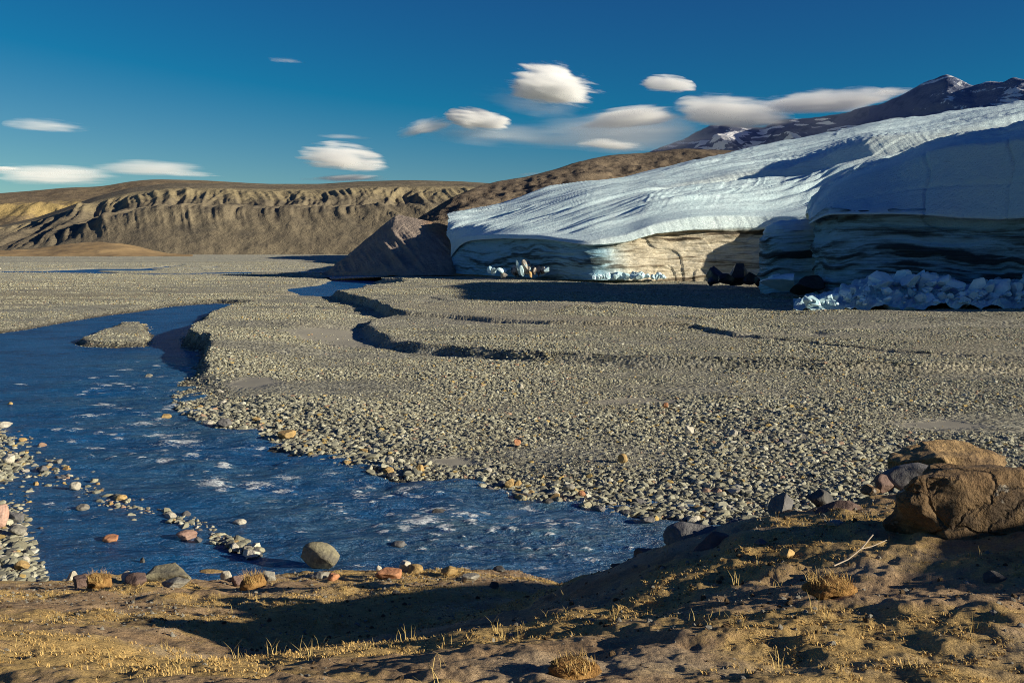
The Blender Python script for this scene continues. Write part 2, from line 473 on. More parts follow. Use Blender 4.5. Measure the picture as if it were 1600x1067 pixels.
SANDS = [(px_poly(p), w) for p, w in (
    ([(352, 612), (380, 602), (436, 601), (440, 610), (410, 618), (370, 618)], 1.2),
    ([(440, 540), (500, 528), (570, 530), (600, 548), (560, 552), (470, 548)], 2.0),
    ([(1200, 700), (1260, 695), (1290, 705), (1240, 715)], 1.0),
    ([(1380, 680), (1480, 672), (1560, 684), (1460, 692)], 1.0),
    ([(650, 724), (720, 722), (760, 732), (700, 736)], .5),
    ([(900, 640), (1000, 630), (1100, 640), (1000, 650)], 1.5))]

def plain(x, y):
    """height, sand, wet, signed distance to water of the plain at x, y"""
    wob = 0.35 * fbm(x * .5, y * .5, o=3, seed=3)
    wob2 = 1.2 * fbm(x * .11, y * .11, o=3, seed=5)
    r = np.hypot(x, y)
    sr = sdist(x, y, RIVER) + wob * sstep(80, 20, r) + .25 * wob2 * sstep(40, 80, r)
    isl = sdist(x, y, ISLAND) + .6 * wob
    lb = sdist(x, y, LEFTBAR) + wob
    ls = sdist(x, y, LEFTSHORE) + .35 * wob
    sr = np.maximum(np.maximum(sr, -isl), np.maximum(-lb, -ls))
    ss = np.full(x.shape, 1e9)
    for s in STREAMS: ss = np.minimum(ss, sdist(x, y, s))
    ss = ss + .8 * wob2
    near = sstep(50, 35, y)
    cut = sstep(45, 55, y) * sstep(90, 75, y) * sstep(-26, -22, x)       # undercut bank of the river bend
    ramp = .6 + 3.4 * near - .0 * cut
    lev = .38 + .65 * cut * sstep(-9, -16, x)
    lev = lev + .10 * fbm(x * .06, y * .06, o=4, seed=21) + .05 * fbm(x * .35, y * .35, o=3, seed=22)
    lev = np.where(isl < 0, .32, lev)
    lev = np.where((lb < 0) | (ls < 0), -.03 + .16 * noise(x * .9, y * .9, seed=33), lev)
    z = np.where(sr > 0, .02 + (lev - .02) * sstep(0, ramp, sr), -.55 * sstep(0, 2.2, -sr))
    # the rocky riffle strip lies just under the water
    strip = polyline_dist(x, y, px_poly([(0, 690), (60, 728), (130, 760), (210, 795), (300, 820), (400, 862)]))
    z = np.where(sr <= 0, np.maximum(z, -.085 + .06 * wob - .4 * sstep(.3, 1.5, strip)), z)
    ta = sdist(x, y, TERR_A) + .22 * wob2 + .4 * wob
    tb = sdist(x, y, TERR_B) + .22 * wob2 + .4 * wob
    fa = sstep(40, 8, x) * .5 + .5
    z = z + np.maximum(.55 * fa * sstep(.4, -.4, ta), (.6 + .25 * sstep(17, 10, x)) * sstep(.4, -.4, tb))
    z = z + .10 * sstep(0, -10, tb) * fbm(x * .15, y * .15, o=3, seed=29)
    # low cross-channels on the bars
    ch = np.abs(noise(x * .03 + .2 * wob2, y * .075 + 3.3, seed=41))
    z = z - .16 * sstep(.12, 0, ch) * sstep(2, 6, sr) * sstep(300, 60, y)
    zs = np.where(ss < 0, -.35, 0)
    z = np.where((ss < 2.5), np.minimum(z, -.3 + .95 * sstep(-.8, 2.5, ss)), z)
    sand = np.zeros(x.shape)
    for poly, w in SANDS:
        sand = np.maximum(sand, sstep(w * .4, -w * .4, sdist(x, y, poly) + .4 * wob))
    sand = np.maximum(sand, .55 * sstep(.10, .0, ch) * sstep(2, 6, sr))
    wet = np.maximum(sstep(.5, 0.0, sr) * sstep(-.2, .1, z + .2), (z < .0) * 1.0)
    return z, sand, np.clip(wet, 0, 1), sr

def polar(th_f, n_f, th_c, rs):
    th = np.concatenate([np.linspace(-math.pi, -th_f, th_c)[:-1], np.linspace(-th_f, th_f, n_f), np.linspace(th_f, math.pi, th_c)[1:-1]])
    X = np.sin(th)[:, None] * rs[None, :]; Y = np.cos(th)[:, None] * rs[None, :]
    return X, Y
rs = np.concatenate([[8.0], np.geomspace(15, 130, 330), np.geomspace(131, 420, 130), np.geomspace(430, 14000, 50)])
X, Y = polar(math.radians(31), 560, 24, rs)
Z, SA, WE, SR = plain(X, Y)
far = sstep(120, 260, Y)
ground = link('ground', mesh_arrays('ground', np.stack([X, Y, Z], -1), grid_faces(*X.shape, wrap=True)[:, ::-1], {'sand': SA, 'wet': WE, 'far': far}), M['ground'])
tag(ground, 'flat grey gravel outwash plain with low stepped terraces', kind='structure')

# ------------------------------------------------------------------ water
FOAM = [(225, 660, 26), (160, 632, 18), (130, 650, 22), (275, 690, 40), (240, 680, 18), (180, 668, 16), (330, 748, 28), (335, 758, 26), (405, 756, 30), (450, 746, 22), (520, 742, 18), (560, 770, 16), (575, 790, 14), (505, 780, 26), (520, 792, 20),
        (640, 765, 20), (655, 778, 16), (575, 758, 18), (690, 800, 34), (660, 815, 34), (720, 806, 20), (735, 818, 14), (880, 812, 14), (890, 822, 16), (835, 792, 10), (955, 815, 9), (925, 870, 12), (860, 810, 10),
        (110, 690, 14), (150, 700, 18), (90, 672, 10), (200, 700, 18), (250, 705, 14), (300, 712, 14), (225, 600, 10), (105, 795, 16), (110, 812, 14), (80, 788, 12), (150, 810, 10), (60, 560, 8), (30, 600, 10),
        (440, 765, 16), (530, 800, 16), (545, 808, 22), (600, 832, 12), (470, 832, 10), (560, 884, 12), (620, 745, 12), (545, 750, 16), (590, 822, 14), (260, 720, 16), (380, 740, 14), (345, 770, 12), (985, 850, 8), (760, 800, 10), (130, 745, 8), (195, 640, 14), (100, 620, 8), (300, 675, 14), (245, 655, 10), (350, 730, 12)]
_r = random.Random(77)
for _k in range(220):
    _t = _r.random() * 5
    _a, _b = [(250, 570), (200, 640), (300, 710), (520, 775), (720, 815), (930, 840)][int(_t):int(_t) + 2] if _t < 5 else [(0, 0), (0, 0)]
    _f = _t - int(_t)
    FOAM.append((_a[0] + (_b[0] - _a[0]) * _f + _r.gauss(0, 75 if _t < 2 else 45), _a[1] + (_b[1] - _a[1]) * _f + _r.gauss(0, 24), _r.uniform(4, 13)))
rw = np.concatenate([np.geomspace(12, 16, 6)[:-1], np.geomspace(16, 60, 420), np.geomspace(61, 420, 60)])
X, Y = polar(math.radians(31), 620, 12, rw)
foam = np.zeros(X.shape)
for fx, fy, fw in FOAM:
    c = W(float(fx), float(fy)); wm = fw * c[1] / FPX * 1.4
    q = np.hypot((X - c[0]) / wm, (Y - c[1]) / (wm * .75))
    foam = np.maximum(foam, sstep(1.25, .15, q))
foam = foam * (.72 + .35 * noise(X * 1.4, Y * 2.4, seed=51))
fast = px_poly([(300, 560), (300, 640), (420, 700), (600, 770), (850, 815), (1050, 830)])
fd = polyline_dist(X, Y, fast)
rough = sstep(9, 1.5, fd)
wav = fbm(X * .55, Y * .95, o=4, seed=61) * (.025 + .06 * rough) + .06 * foam * (.5 + noise(X * 2.2, Y * 3.0, seed=66))
Z = .0 + wav * sstep(70, 40, np.hypot(X, Y))
silt = sstep(9, 1, fd) * np.clip(.55 + .7 * fbm(X * .35, Y * .6, o=4, seed=71), 0, 1) * .9
river = link('river', mesh_arrays('river', np.stack([X, Y, Z], -1), grid_faces(*X.shape, wrap=True)[:, ::-1], {'foam': foam, 'silt': silt}), M['water'])
tag(river, 'deep blue meltwater river with white riffles', kind='structure')

# ------------------------------------------------------------------ near bank (tundra slope the viewer stands on)
CT = []
for px_, py_, y_ in [(-300, 1067, 4), (-300, 990, 8), (-300, 935, 12.5), (-300, 905, 17.5), (100, 1067, 4), (100, 1005, 6.3), (100, 955, 10.5), (100, 925, 14), (100, 906, 17.6),
                     (400, 1067, 4), (400, 1003, 7), (400, 955, 11), (400, 922, 14.3), (400, 902, 17.8), (800, 1067, 4), (800, 1003, 6.2), (800, 955, 9.5), (800, 923, 13.2), (800, 896, 18.0),
                     (1100, 1067, 4), (1100, 980, 5.4), (1100, 900, 7.2), (1100, 850, 8.5), (1100, 826, 9.3), (1400, 1067, 4), (1400, 960, 5.4), (1400, 862, 7.2), (1400, 806, 8.6), (1400, 765, 9.6),
                     (1250, 790, 9.4), (1750, 1067, 4), (1750, 935, 5.4), (1750, 822, 7), (1750, 757, 9), (1750, 736, 10.5), (950, 888, 11.2), (1030, 862, 9.9)]:
    CT.append(D(float(px_), float(py_), y_))
CT += [np.array(p, float) for p in [(-14, 21.5, -.9), (-5, 21.5, -.9), (0, 21.5, -.9), (1.3, 13.6, 1.1), (1.5, 16.2, .35), (2.2, 19, -.7), (2.4, 12.2, 1.2), (3.0, 15, .2), (4, 18.5, -.9), (4.8, 12.6, 1.6), (6, 16, .1), (6, 18.5, -.8), (9, 14.5, 1.4), (9, 17, 0), (9, 20, -.5), (16, 18, .8), (16, 23, -.6), (30, 22, 0),
       (0, 0, 4.75), (-9, -4, 4.6), (9, -4, 5.5), (9, 3, 5.9), (16, 5, 6.6), (16, 12, 4.4), (-12, 4, 4.1), (-22, 12, 1.6), (-24, 22, -1), (0, -16, 6), (24, -12, 7), (-24, -12, 5)]]
CT = np.array(CT)
def _tps(r): return np.where(r > 0, r * r * np.log(r + 1e-12), 0)
K = _tps(np.hypot(CT[:, None, 0] - CT[None, :, 0], CT[:, None, 1] - CT[None, :, 1])) + np.eye(len(CT)) * .6
Pm = np.column_stack([np.ones(len(CT)), CT[:, 0], CT[:, 1]])
A = np.block([[K, Pm], [Pm.T, np.zeros((3, 3))]])
SOL = np.linalg.solve(A, np.concatenate([CT[:, 2], np.zeros(3)]))
def bank_z(x, y, detail=True):
    x = np.asarray(x, float); y = np.asarray(y, float)
    z = SOL[-3] + SOL[-2] * x + SOL[-1] * y
    for i in range(len(CT)): z = z + SOL[i] * _tps(np.hypot(x - CT[i, 0], y - CT[i, 1]))
    if detail:
        hum = fbm(x * .9, y * .9, o=3, seed=81)
        z = z + .055 * hum + .03 * fbm(x * 3.1, y * 3.1, o=3, seed=84) + .007 * fbm(x * 11, y * 11, o=3, seed=87, gain=.6)
        # swale across the slope
        sw = polyline_dist(x, y, np.array([D(px_, py_, y_)[:2] for px_, py_, y_ in ((230., 1000., 6.6), (450., 965., 9.3), (650., 945., 10.5), (900., 915., 12.0), (960., 900., 13.))]))
        z = z - .2 * sstep(1.5, .0, sw)
    return z
def moss_m(x, y):
    return np.clip(.47 + .1 * sstep(0, -3, x) + .8 * fbm(x * .55, y * .8, o=4, seed=91) - .3 * sstep(7.5, 10, y) * sstep(-.5, 1.5, x), 0, 1)
rb = np.concatenate([np.geomspace(.4, 2.8, 12)[:-1], np.geomspace(2.8, 22, 430), np.geomspace(22.3, 40, 12)])
X, Y = polar(math.radians(31), 640, 30, rb)
Z = bank_z(X, Y)
Z = np.where(np.hypot(X, Y) > 24, np.minimum(Z, np.where(Y > 4, -.9, Z)), Z)
bank = link('river_bank', mesh_arrays('river_bank', np.stack([X, Y, Z], -1), grid_faces(*X.shape, wrap=True)[:, ::-1], {'moss': moss_m(X, Y)}), M['bank'])
tag(bank, 'brown tundra slope with dry moss above the river', kind='structure')

# ------------------------------------------------------------------ lofted landforms (stations along the picture, each point with its own distance)
def loft(tab, nv_seg, du, su=0, sv=0):
    """tab: rows [px, (py, Y), (py, Y), ...] -> smooth grid (nu, nv, 3)"""
    tab = sorted(tab, key=lambda r: r[0])
    xs = np.array([r[0] for r in tab], float)
    xu = np.arange(xs[0], xs[-1] + du * .5, du)
    k = len(tab[0]) - 1
    cols = []
    for j in range(k):
        py = np.interp(xu, xs, [r[j + 1][0] for r in tab]); yy = np.interp(xu, xs, [r[j + 1][1] for r in tab])
        cols.append(D(xu, py, yy))
    P = np.stack(cols, 1)
    P = gsmooth(P, su, 0)
    segs, vs = [], []
    for j in range(k - 1):
        n = nv_seg[j]
        t = np.arange(n) / n
        segs.append(P[:, j:j + 1] * (1 - t)[None, :, None] + P[:, j + 1:j + 2] * t[None, :, None])
        vs.append(j + t)
    segs.append(P[:, -1:]); vs.append(np.array([k - 1.0]))
    G = np.concatenate(segs, 1)
    return gsmooth(G, sv, 1), xu, np.concatenate(vs)

def hill(name, label, tab, nv, du, mat, disp, su=4, sv=2, attrs=None):
    G, xu, vv = loft(tab, nv, du, su, sv)
    N = grid_normals(G)
    if N[..., 2].mean() < 0: N = -N
    G2 = disp(G, N, xu, vv)
    at = attrs(G, N, xu, vv) if attrs else None
    o = link(name, mesh_arrays(name, G2, grid_faces(len(xu), len(vv)), at), mat)
    tag(o, label, kind='structure')
    return o
# dark mountain with snow
SKY_M = [(960, 262), (1030, 233), (1060, 222), (1090, 208), (1115, 198), (1140, 191), (1165, 195), (1195, 201), (1215, 190), (1240, 186), (1280, 180), (1330, 176), (1380, 166), (1410, 150), (1440, 133), (1470, 120), (1480, 117), (1500, 128), (1520, 134), (1550, 127), (1570, 128), (1585, 124), (1600, 127), (1680, 150), (1800, 122), (2000, 165), (2300, 220)]
def mt_disp(G, N, xu, vv):
    s = sstep(0, .6, vv) * sstep(2.9, 2.0, vv)
    d = 70 * ridged(G[..., 0] * .0022, G[..., 1] * .0012, G[..., 2] * .002, 4, 101) + 25 * fbm(G[..., 0] * .01, G[..., 1] * .006, G[..., 2] * .01, 4, 111)
    ed = sstep(1.75, 1.2, vv)
    return G + N * (d * s * (.25 + .75 * ed))[..., None]
def mt_attr(G, N, xu, vv):
    x, y, z = G[..., 0], G[..., 1], G[..., 2]
    st = noise(x * .014 + z * .02, y * .004, z * .045, 121)
    st2 = noise(x * .003, y * .0012, z * .005, 125)
    pk = np.exp(-((xu[:, None] - 1500) / 26) ** 2 - ((vv[None, :] - 1.62) / .2) ** 2) * 1.1
    pk2 = np.exp(-((xu[:, None] - 1140) / 30) ** 2 - ((vv[None, :] - 1.7) / .18) ** 2) * .8
    pk3 = np.exp(-((xu[:, None] - 1585) / 18) ** 2 - ((vv[None, :] - 1.75) / .16) ** 2) * .9
    s = .95 * sstep(.05, .4, st) * sstep(-.3, .35, st2) + np.maximum(pk, np.maximum(pk2, pk3)) * (.6 + .8 * noise(x * .012, y * .004, z * .012, 131))
    return {'snow': np.clip(s, 0, 1) * sstep(2.6, 1.9, vv)}
hill('mountain', 'dark snow-flecked mountain rising behind the glacier', [[x, (max(y + 110, 300), 5000 + (1700 - x) * 6.5), (y * .35 + 175, 5700 + (1700 - x) * 6.5), (y, 6500 + (1700 - x) * 6.5), (y + 30, 8000 + (1700 - x) * 6.5)] for x, y in SKY_M], [60, 110, 14], 2.5, M['mountain'], mt_disp, 1.0, 2, mt_attr)
# plateau far behind on the left
SKY_P = [(-700, 330), (-300, 318), (0, 300), (60, 295), (100, 291), (160, 289), (200, 281), (240, 277), (320, 279), (400, 284), (520, 288)]
def pl_disp(G, N, xu, vv):
    d = 10 * ridged(G[..., 0] * .012, G[..., 1] * .003, G[..., 2] * .004, 3, 141) * sstep(.2, 1, vv) * sstep(2.2, 1.7, vv) + 3 * fbm(G[..., 0] * .02, G[..., 1] * .02, o=4, seed=145)
    return G + N * (d * sstep(3.0, 2.6, vv))[..., None]
def pl_attr(G, N, xu, vv): return {'cliff': np.broadcast_to(np.exp(-((vv - 1.5) / .6) ** 2) * .75, G.shape[:2])}
hill('plateau', 'far ochre plateau with a pale cliff band on the left', [[x, (390, 2300), (347, 2700), (316 + .3 * (y - 290), 2800), (y, 3400), (y + 20, 4200)] for x, y in SKY_P], [20, 30, 20, 8], 4, M['hill_back'], pl_disp, 3, 2, pl_attr)
# main escarpment
SKY_E = [(-500, 385), (-200, 375), (-60, 362), (0, 352), (60, 338), (100, 324), (150, 306), (200, 293), (260, 285), (340, 285), (420, 286), (500, 286), (560, 282), (640, 280), (720, 282), (780, 286), (860, 290), (1000, 300)]
def es_disp(G, N, xu, vv):
    x, z = G[..., 0], G[..., 2]
    wob = 60 * fbm(x * .004, z * .01, o=2, seed=151)
    cl = sstep(1.3, 2.1, vv) * sstep(3.0, 2.75, vv)
    g = ridged((x + wob) * .0105, z * .0025, 0.3, 3, 155)
    g2 = ridged((x + wob * .5 + (z - 60) * .9) * .021, z * .006, 0, 3, 161)
    d = 9 * (g - .5) * cl + 4 * g2 * sstep(.5, 1.2, vv) * sstep(3.0, 2.6, vv) + 1.5 * fbm(x * .05, G[..., 1] * .03, z * .05, 4, 165) * sstep(3.2, 2.9, vv)
    d = d + 2.6 * ridged((x + .6 * wob + (z - 60) * 1.1) * .045, z * .008, 0, 3, 168) * sstep(.3, .9, vv) * sstep(3.0, 2.7, vv)
    return G + N * d[..., None]
def es_attr(G, N, xu, vv): return {'cliff': np.clip(.85 * sstep(1.9, 2.7, vv) * sstep(3.3, 3.0, vv) + .0 * G[..., 0], 0, 1) * (.7 + .5 * noise(G[..., 0] * .004, G[..., 2] * .01, seed=171))}
hill('escarpment', 'long gullied brown escarpment beyond the plain', [[x, (399, 1450), (min(386, y + 40), 1600), (y + (386 - y) * .45, 1850), (y + (386 - y) * .1 + 1, 2020), (y, 2350), (y + 8, 3000)] for x, y in SKY_E], [20, 40, 60, 14, 6], 2, M['hill'], es_disp, 3, 2, es_attr)
# ochre rise in front of the escarpment
SKY_O = [(-500, 397), (-150, 395), (0, 392), (70, 386), (110, 380), (150, 378), (190, 380), (230, 388), (262, 396), (300, 399)]
hill('ochre_rise', 'low smooth ochre rise at the foot of the escarpment', [[x, (401, 1000), (y * .5 + 200, 1080), (y, 1200), (y + 6, 1400)] for x, y in SKY_O], [14, 14, 6], 3, M['hill_ochre'],
     lambda G, N, xu, vv: G + N * (1.2 * fbm(G[..., 0] * .03, G[..., 1] * .03, o=4, seed=181))[..., None], 4, 2)
# brown hill behind the glacier
SKY_B = [(555, 404), (600, 374), (650, 342), (700, 312), (740, 293), (770, 283), (820, 275), (860, 266), (900, 252), (940, 243), (960, 240), (1000, 238), (1060, 231), (1120, 232), (1180, 236), (1300, 245), (1500, 260), (1800, 270)]
def YB(x): return float(np.interp(x, [555, 770, 1000], [520, 760, 900]))
def br_disp(G, N, xu, vv):
    x, y, z = G[..., 0], G[..., 1], G[..., 2]
    d = 3.4 * ridged(x * .016, y * .012, z * .035, 4, 191) + 2.2 * fbm(x * .05, y * .04, z * .09, 4, 195) + .8 * ridged(x * .11, y * .06, z * .2, 3, 197)
    return G + N * (d * sstep(2.1, 1.8, vv) * (.3 + .7 * sstep(2.0, 1.6, vv)) * sstep(560, 640, xu)[:, None])[..., None]
hill('brown_hill', 'rugged brown hill sloping down behind the glacier', [[x, (HZ + 7 / (YB(x) * .62) * FPX, YB(x) * .62), ((401 + y) * .5, YB(x) * .8), (y, YB(x)), (y + 12, YB(x) + 250)] for x, y in SKY_B], [60, 60, 8], 3, M['hill_brown'], br_disp, 3, 2)
# moraine mound in front of the ice
def mor():
    rows = [(500, 428, 207, 427.5, 1), (508, 425, 205, 426, 3), (540, 401, 201.5, 412, 8), (590, 359, 196, 390, 15), (617, 337, 193, 379, 19), (621, 335, 192.5, 378, 20), (650, 341, 191, 382, 20), (690, 350, 190, 389, 19), (706, 354, 191, 392, 17), (716, 362, 194, 399, 13), (726, 392, 198, 412, 8), (736, 428, 204, 428, 1)]
    G, xu, vv = loft([[x_, (430, yb), ((430 + yk) / 2 + 1, yb + wd * .5), (yk, yb + wd), (yk + 3, yb + wd * 1.4), (429, yb + wd * 2.4)] for x_, yk, yb, ym, wd in rows], [50, 50, 14, 14], 1.2, 1.2, .8)
    N = grid_normals(G)
    if N[..., 2].mean() < 0: N = -N
    x, z = G[..., 0], G[..., 2]
    band = np.exp(-(((xu[:, None] - 560) * .45 + (vv[None, :] - .4) * 40) / 60) ** 2)
    d = .3 * ridged(x * .3 + z * .3, z * .1, 0, 3, 201) * sstep(0, .3, vv)[None, :] * sstep(1.8, 1.3, vv)[None, :] + .08 * fbm(x * 1.2, G[..., 1] * 1.2, z * 1.2, 4, 205)
    sun_patch = sstep(640, 690, xu)[:, None] * sstep(740, 700, xu)[:, None] * sstep(1.2, 1.8, vv)[None, :]  # mask of the painted sunlit patch on the right upper slope
    o = link('moraine', mesh_arrays('moraine', G + N * d[..., None], grid_faces(len(xu), len(vv)), {'sun_patch': sun_patch}), M['moraine'])
    tag(o, 'dark wedge-shaped moraine mound at the left end of the glacier', kind='structure')
mor()

# ------------------------------------------------------------------ glacier
glacier = bpy.data.objects.new('glacier', None)
C.objects.link(glacier)
tag(glacier, 'white glacier tongue ending in a dirt-banded ice cliff', 'glacier')
def strata(z, x, y, top, seed, warp=.5):
    """dirt bands of the cliff: thin layers that wander and pinch out"""
    zz = z + warp * fbm(x * .05, y * .05, o=2, seed=seed)
    zz = zz + .45 * fbm(x * .2, y * .2, z * .3, 3, seed + 1)
    a = noise(x * .07, y * .07, zz * 1.0, seed + 3)
    b = noise(x * .15, y * .15, zz * 2.4, seed + 7)
    c = noise(x * .3, y * .3, zz * 6.0, seed + 11)
    return a, b, c
def back_ice():
    T = []
    #  px, base(y,Y), dark top, lip, scarp bottom, scarp top, skyline, back
    rows = [(704, 424, 197, 402, 380, 352, 351, 350), (712, 425, 195, 385, 372, 350, 348, 346), (730, 425.5, 191, 376, 368, 352, 350, 342), (780, 428.5, 179, 373, 366, 346, 343, 326), (850, 432.5, 167, 374, 368, 338, 334, 308), (920, 434.5, 160, 384, 377, 326, 322, 292),
            (980, 435.5, 161, 379, 366, 315, 310, 280), (1020, 436, 162, 366, 350, 308, 298, 270.5), (1080, 437, 163, 360.5, 338, 303, 289, 257), (1150, 438, 164, 357, 336, 296, 277, 244.5), (1190, 439, 164, 357, 338, 292, 272, 237), (1215, 439, 163, 357, 338, 290, 269, 232), (1240, 440, 161, 357, 338, 288, 267, 228),
            (1290, 441, 159, 357, 336, 275, 251, 218), (1325, 442, 156, 350, 330, 262, 235, 211), (1360, 444, 154.5, 348, 325, 250, 221, 204), (1460, 446, 151, 350, 325, 229, 213, 189), (1600, 448, 150, 340, 310, 207, 188, 165), (1800, 450, 150, 357, 330, 180, 160, 138), (2200, 450, 150, 357, 330, 140, 120, 100)]
    for x, yb, Yb, yd, yl, s1, s2, yk in rows:
        f = sstep(700, 780, x)
        sp = .35 + .65 * f
        T.append([x, (yb + 3, Yb), ((yb * .5 + yd * .5), Yb + .3), (yd + 1.5, Yb + .9), (yd, Yb - .5), (yl, Yb + .4), (s1, Yb + 24 * sp), (s2, Yb + 27 * sp), (yk, Yb + 75 * sp + 30 * sstep(1000, 1500, x)), (yk + 3, Yb + 120 * sp + 60), (yk + 60, Yb + 150 * sp + 80)])
    nv = [40, 40, 4, 14, 80, 26, 80, 12, 4]
    G, xu, vv = loft(T, nv, 1.5, 7, 1.2)
    N = grid_normals(G)
    flip = -1 if N[..., 1].mean() > 0 else 1
    N = N * flip
    x, y, z = G[..., 0], G[..., 1], G[..., 2]
    V = vv[None, :] + 0 * x; U = xu[:, None] + 0 * x
    cliff = sstep(2.95, 2.6, V)
    lip = sstep(2.8, 3.0, V) * sstep(4.05, 3.9, V)
    slope = sstep(4.0, 4.4, V)
    scarp = sstep(4.85, 5.05, V) * sstep(6.1, 5.95, V) * sstep(1000, 1080, U)
    top = sstep(5.9, 6.2, V)
    a, b, c = strata(z, x, y, None, 211)
    d = cliff * (.22 * a + .16 * b + .08 * c + .8 * (fbm(x * .09 + y * .09, z * .1, 0, 3, 217)) + .12 * fbm(x * .5, y * .5, z * .7, 3, 221))
    d = d + cliff * .5 * np.round(2.5 * noise(x * .16 + y * .16, z * .07, 0, 219)) / 2.5
    # flutes of the white lip
    d = d + lip * .07 * fbm(x * .8 + y * .8, z * .15, 0, 3, 225)
    # flow-wise grooves and furrows of the slope and the top
    s_ = x * .96 + y * .28; t_ = y * .96 - x * .28
    g1 = ridged(t_ * .07 + .008 * s_, s_ * .007, 0, 2, 231)
    g2 = ridged(t_ * .3 + .03 * s_ + .5 * fbm(s_ * .03, t_ * .03, o=2, seed=233), s_ * .02, 0, 3, 235)
    g3 = fbm(t_ * 1.3 + .1 * s_, s_ * .09, 0, 3, 241)
    d = d + slope * (1.2 * g1 + .4 * g2 + .16 * g3) * sstep(7.6, 6.9, V) * (1 - .7 * scarp)
    d = d + slope * .9 * fbm(x * .03, y * .03, o=2, seed=245) * sstep(7.3, 6.8, V)
    d = d + scarp * (.05 * ridged(x * .8 + .2 * z, z * .1, 0, 2, 247))
    # curved melt runnels below the scarp
    run = sstep(4.1, 4.5, V) * sstep(5.0, 4.75, V) * sstep(960, 1050, U)
    d = d + run * .10 * ridged(x * .6 - (V - 4.5) * 9.0 + fbm(x * .1, y * .1, o=2, seed=249), V * .8, 0, 2, 251)
    # vertical buttresses on the shaded left face
    d = d + cliff * sstep(960, 900, U) * .9 * noise(x * .12 + y * .12, z * .03, 0, 255)
    dirt = cliff * np.clip(.2 + .3 * a + .8 * sstep(.05, .5, b) * (.55 + .8 * a) + .5 * sstep(.1, .6, c) * (.5 + .8 * a), 0, 1)
    dirt = np.maximum(dirt, cliff * sstep(2.0, 2.85, V) * np.clip(.62 + .5 * c + .3 * b, 0, 1) * .95)
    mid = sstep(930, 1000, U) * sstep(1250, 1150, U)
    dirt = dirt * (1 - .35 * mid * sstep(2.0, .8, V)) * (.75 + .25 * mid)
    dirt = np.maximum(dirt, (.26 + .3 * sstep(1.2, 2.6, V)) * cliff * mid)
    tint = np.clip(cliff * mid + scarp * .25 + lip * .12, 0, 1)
    dirt = np.maximum(dirt, scarp * .22 * np.clip(noise(x * .1, z * .5, y * .1, 261) + .2, 0, 1))
    me = mesh_arrays('ice_sheet', G + N * d[..., None], grid_faces(len(xu), len(vv)), {'dirt': dirt, 'tint': tint, 'clear': cliff * (1 - mid) * .85})  # cliff shade goes into the colour here, the sunlit middle left out
    o = link('ice_sheet', me, M['ice'], glacier)
    o['label'] = 'long sloping white ice tongue with sunlit tan cliff'
back_ice()
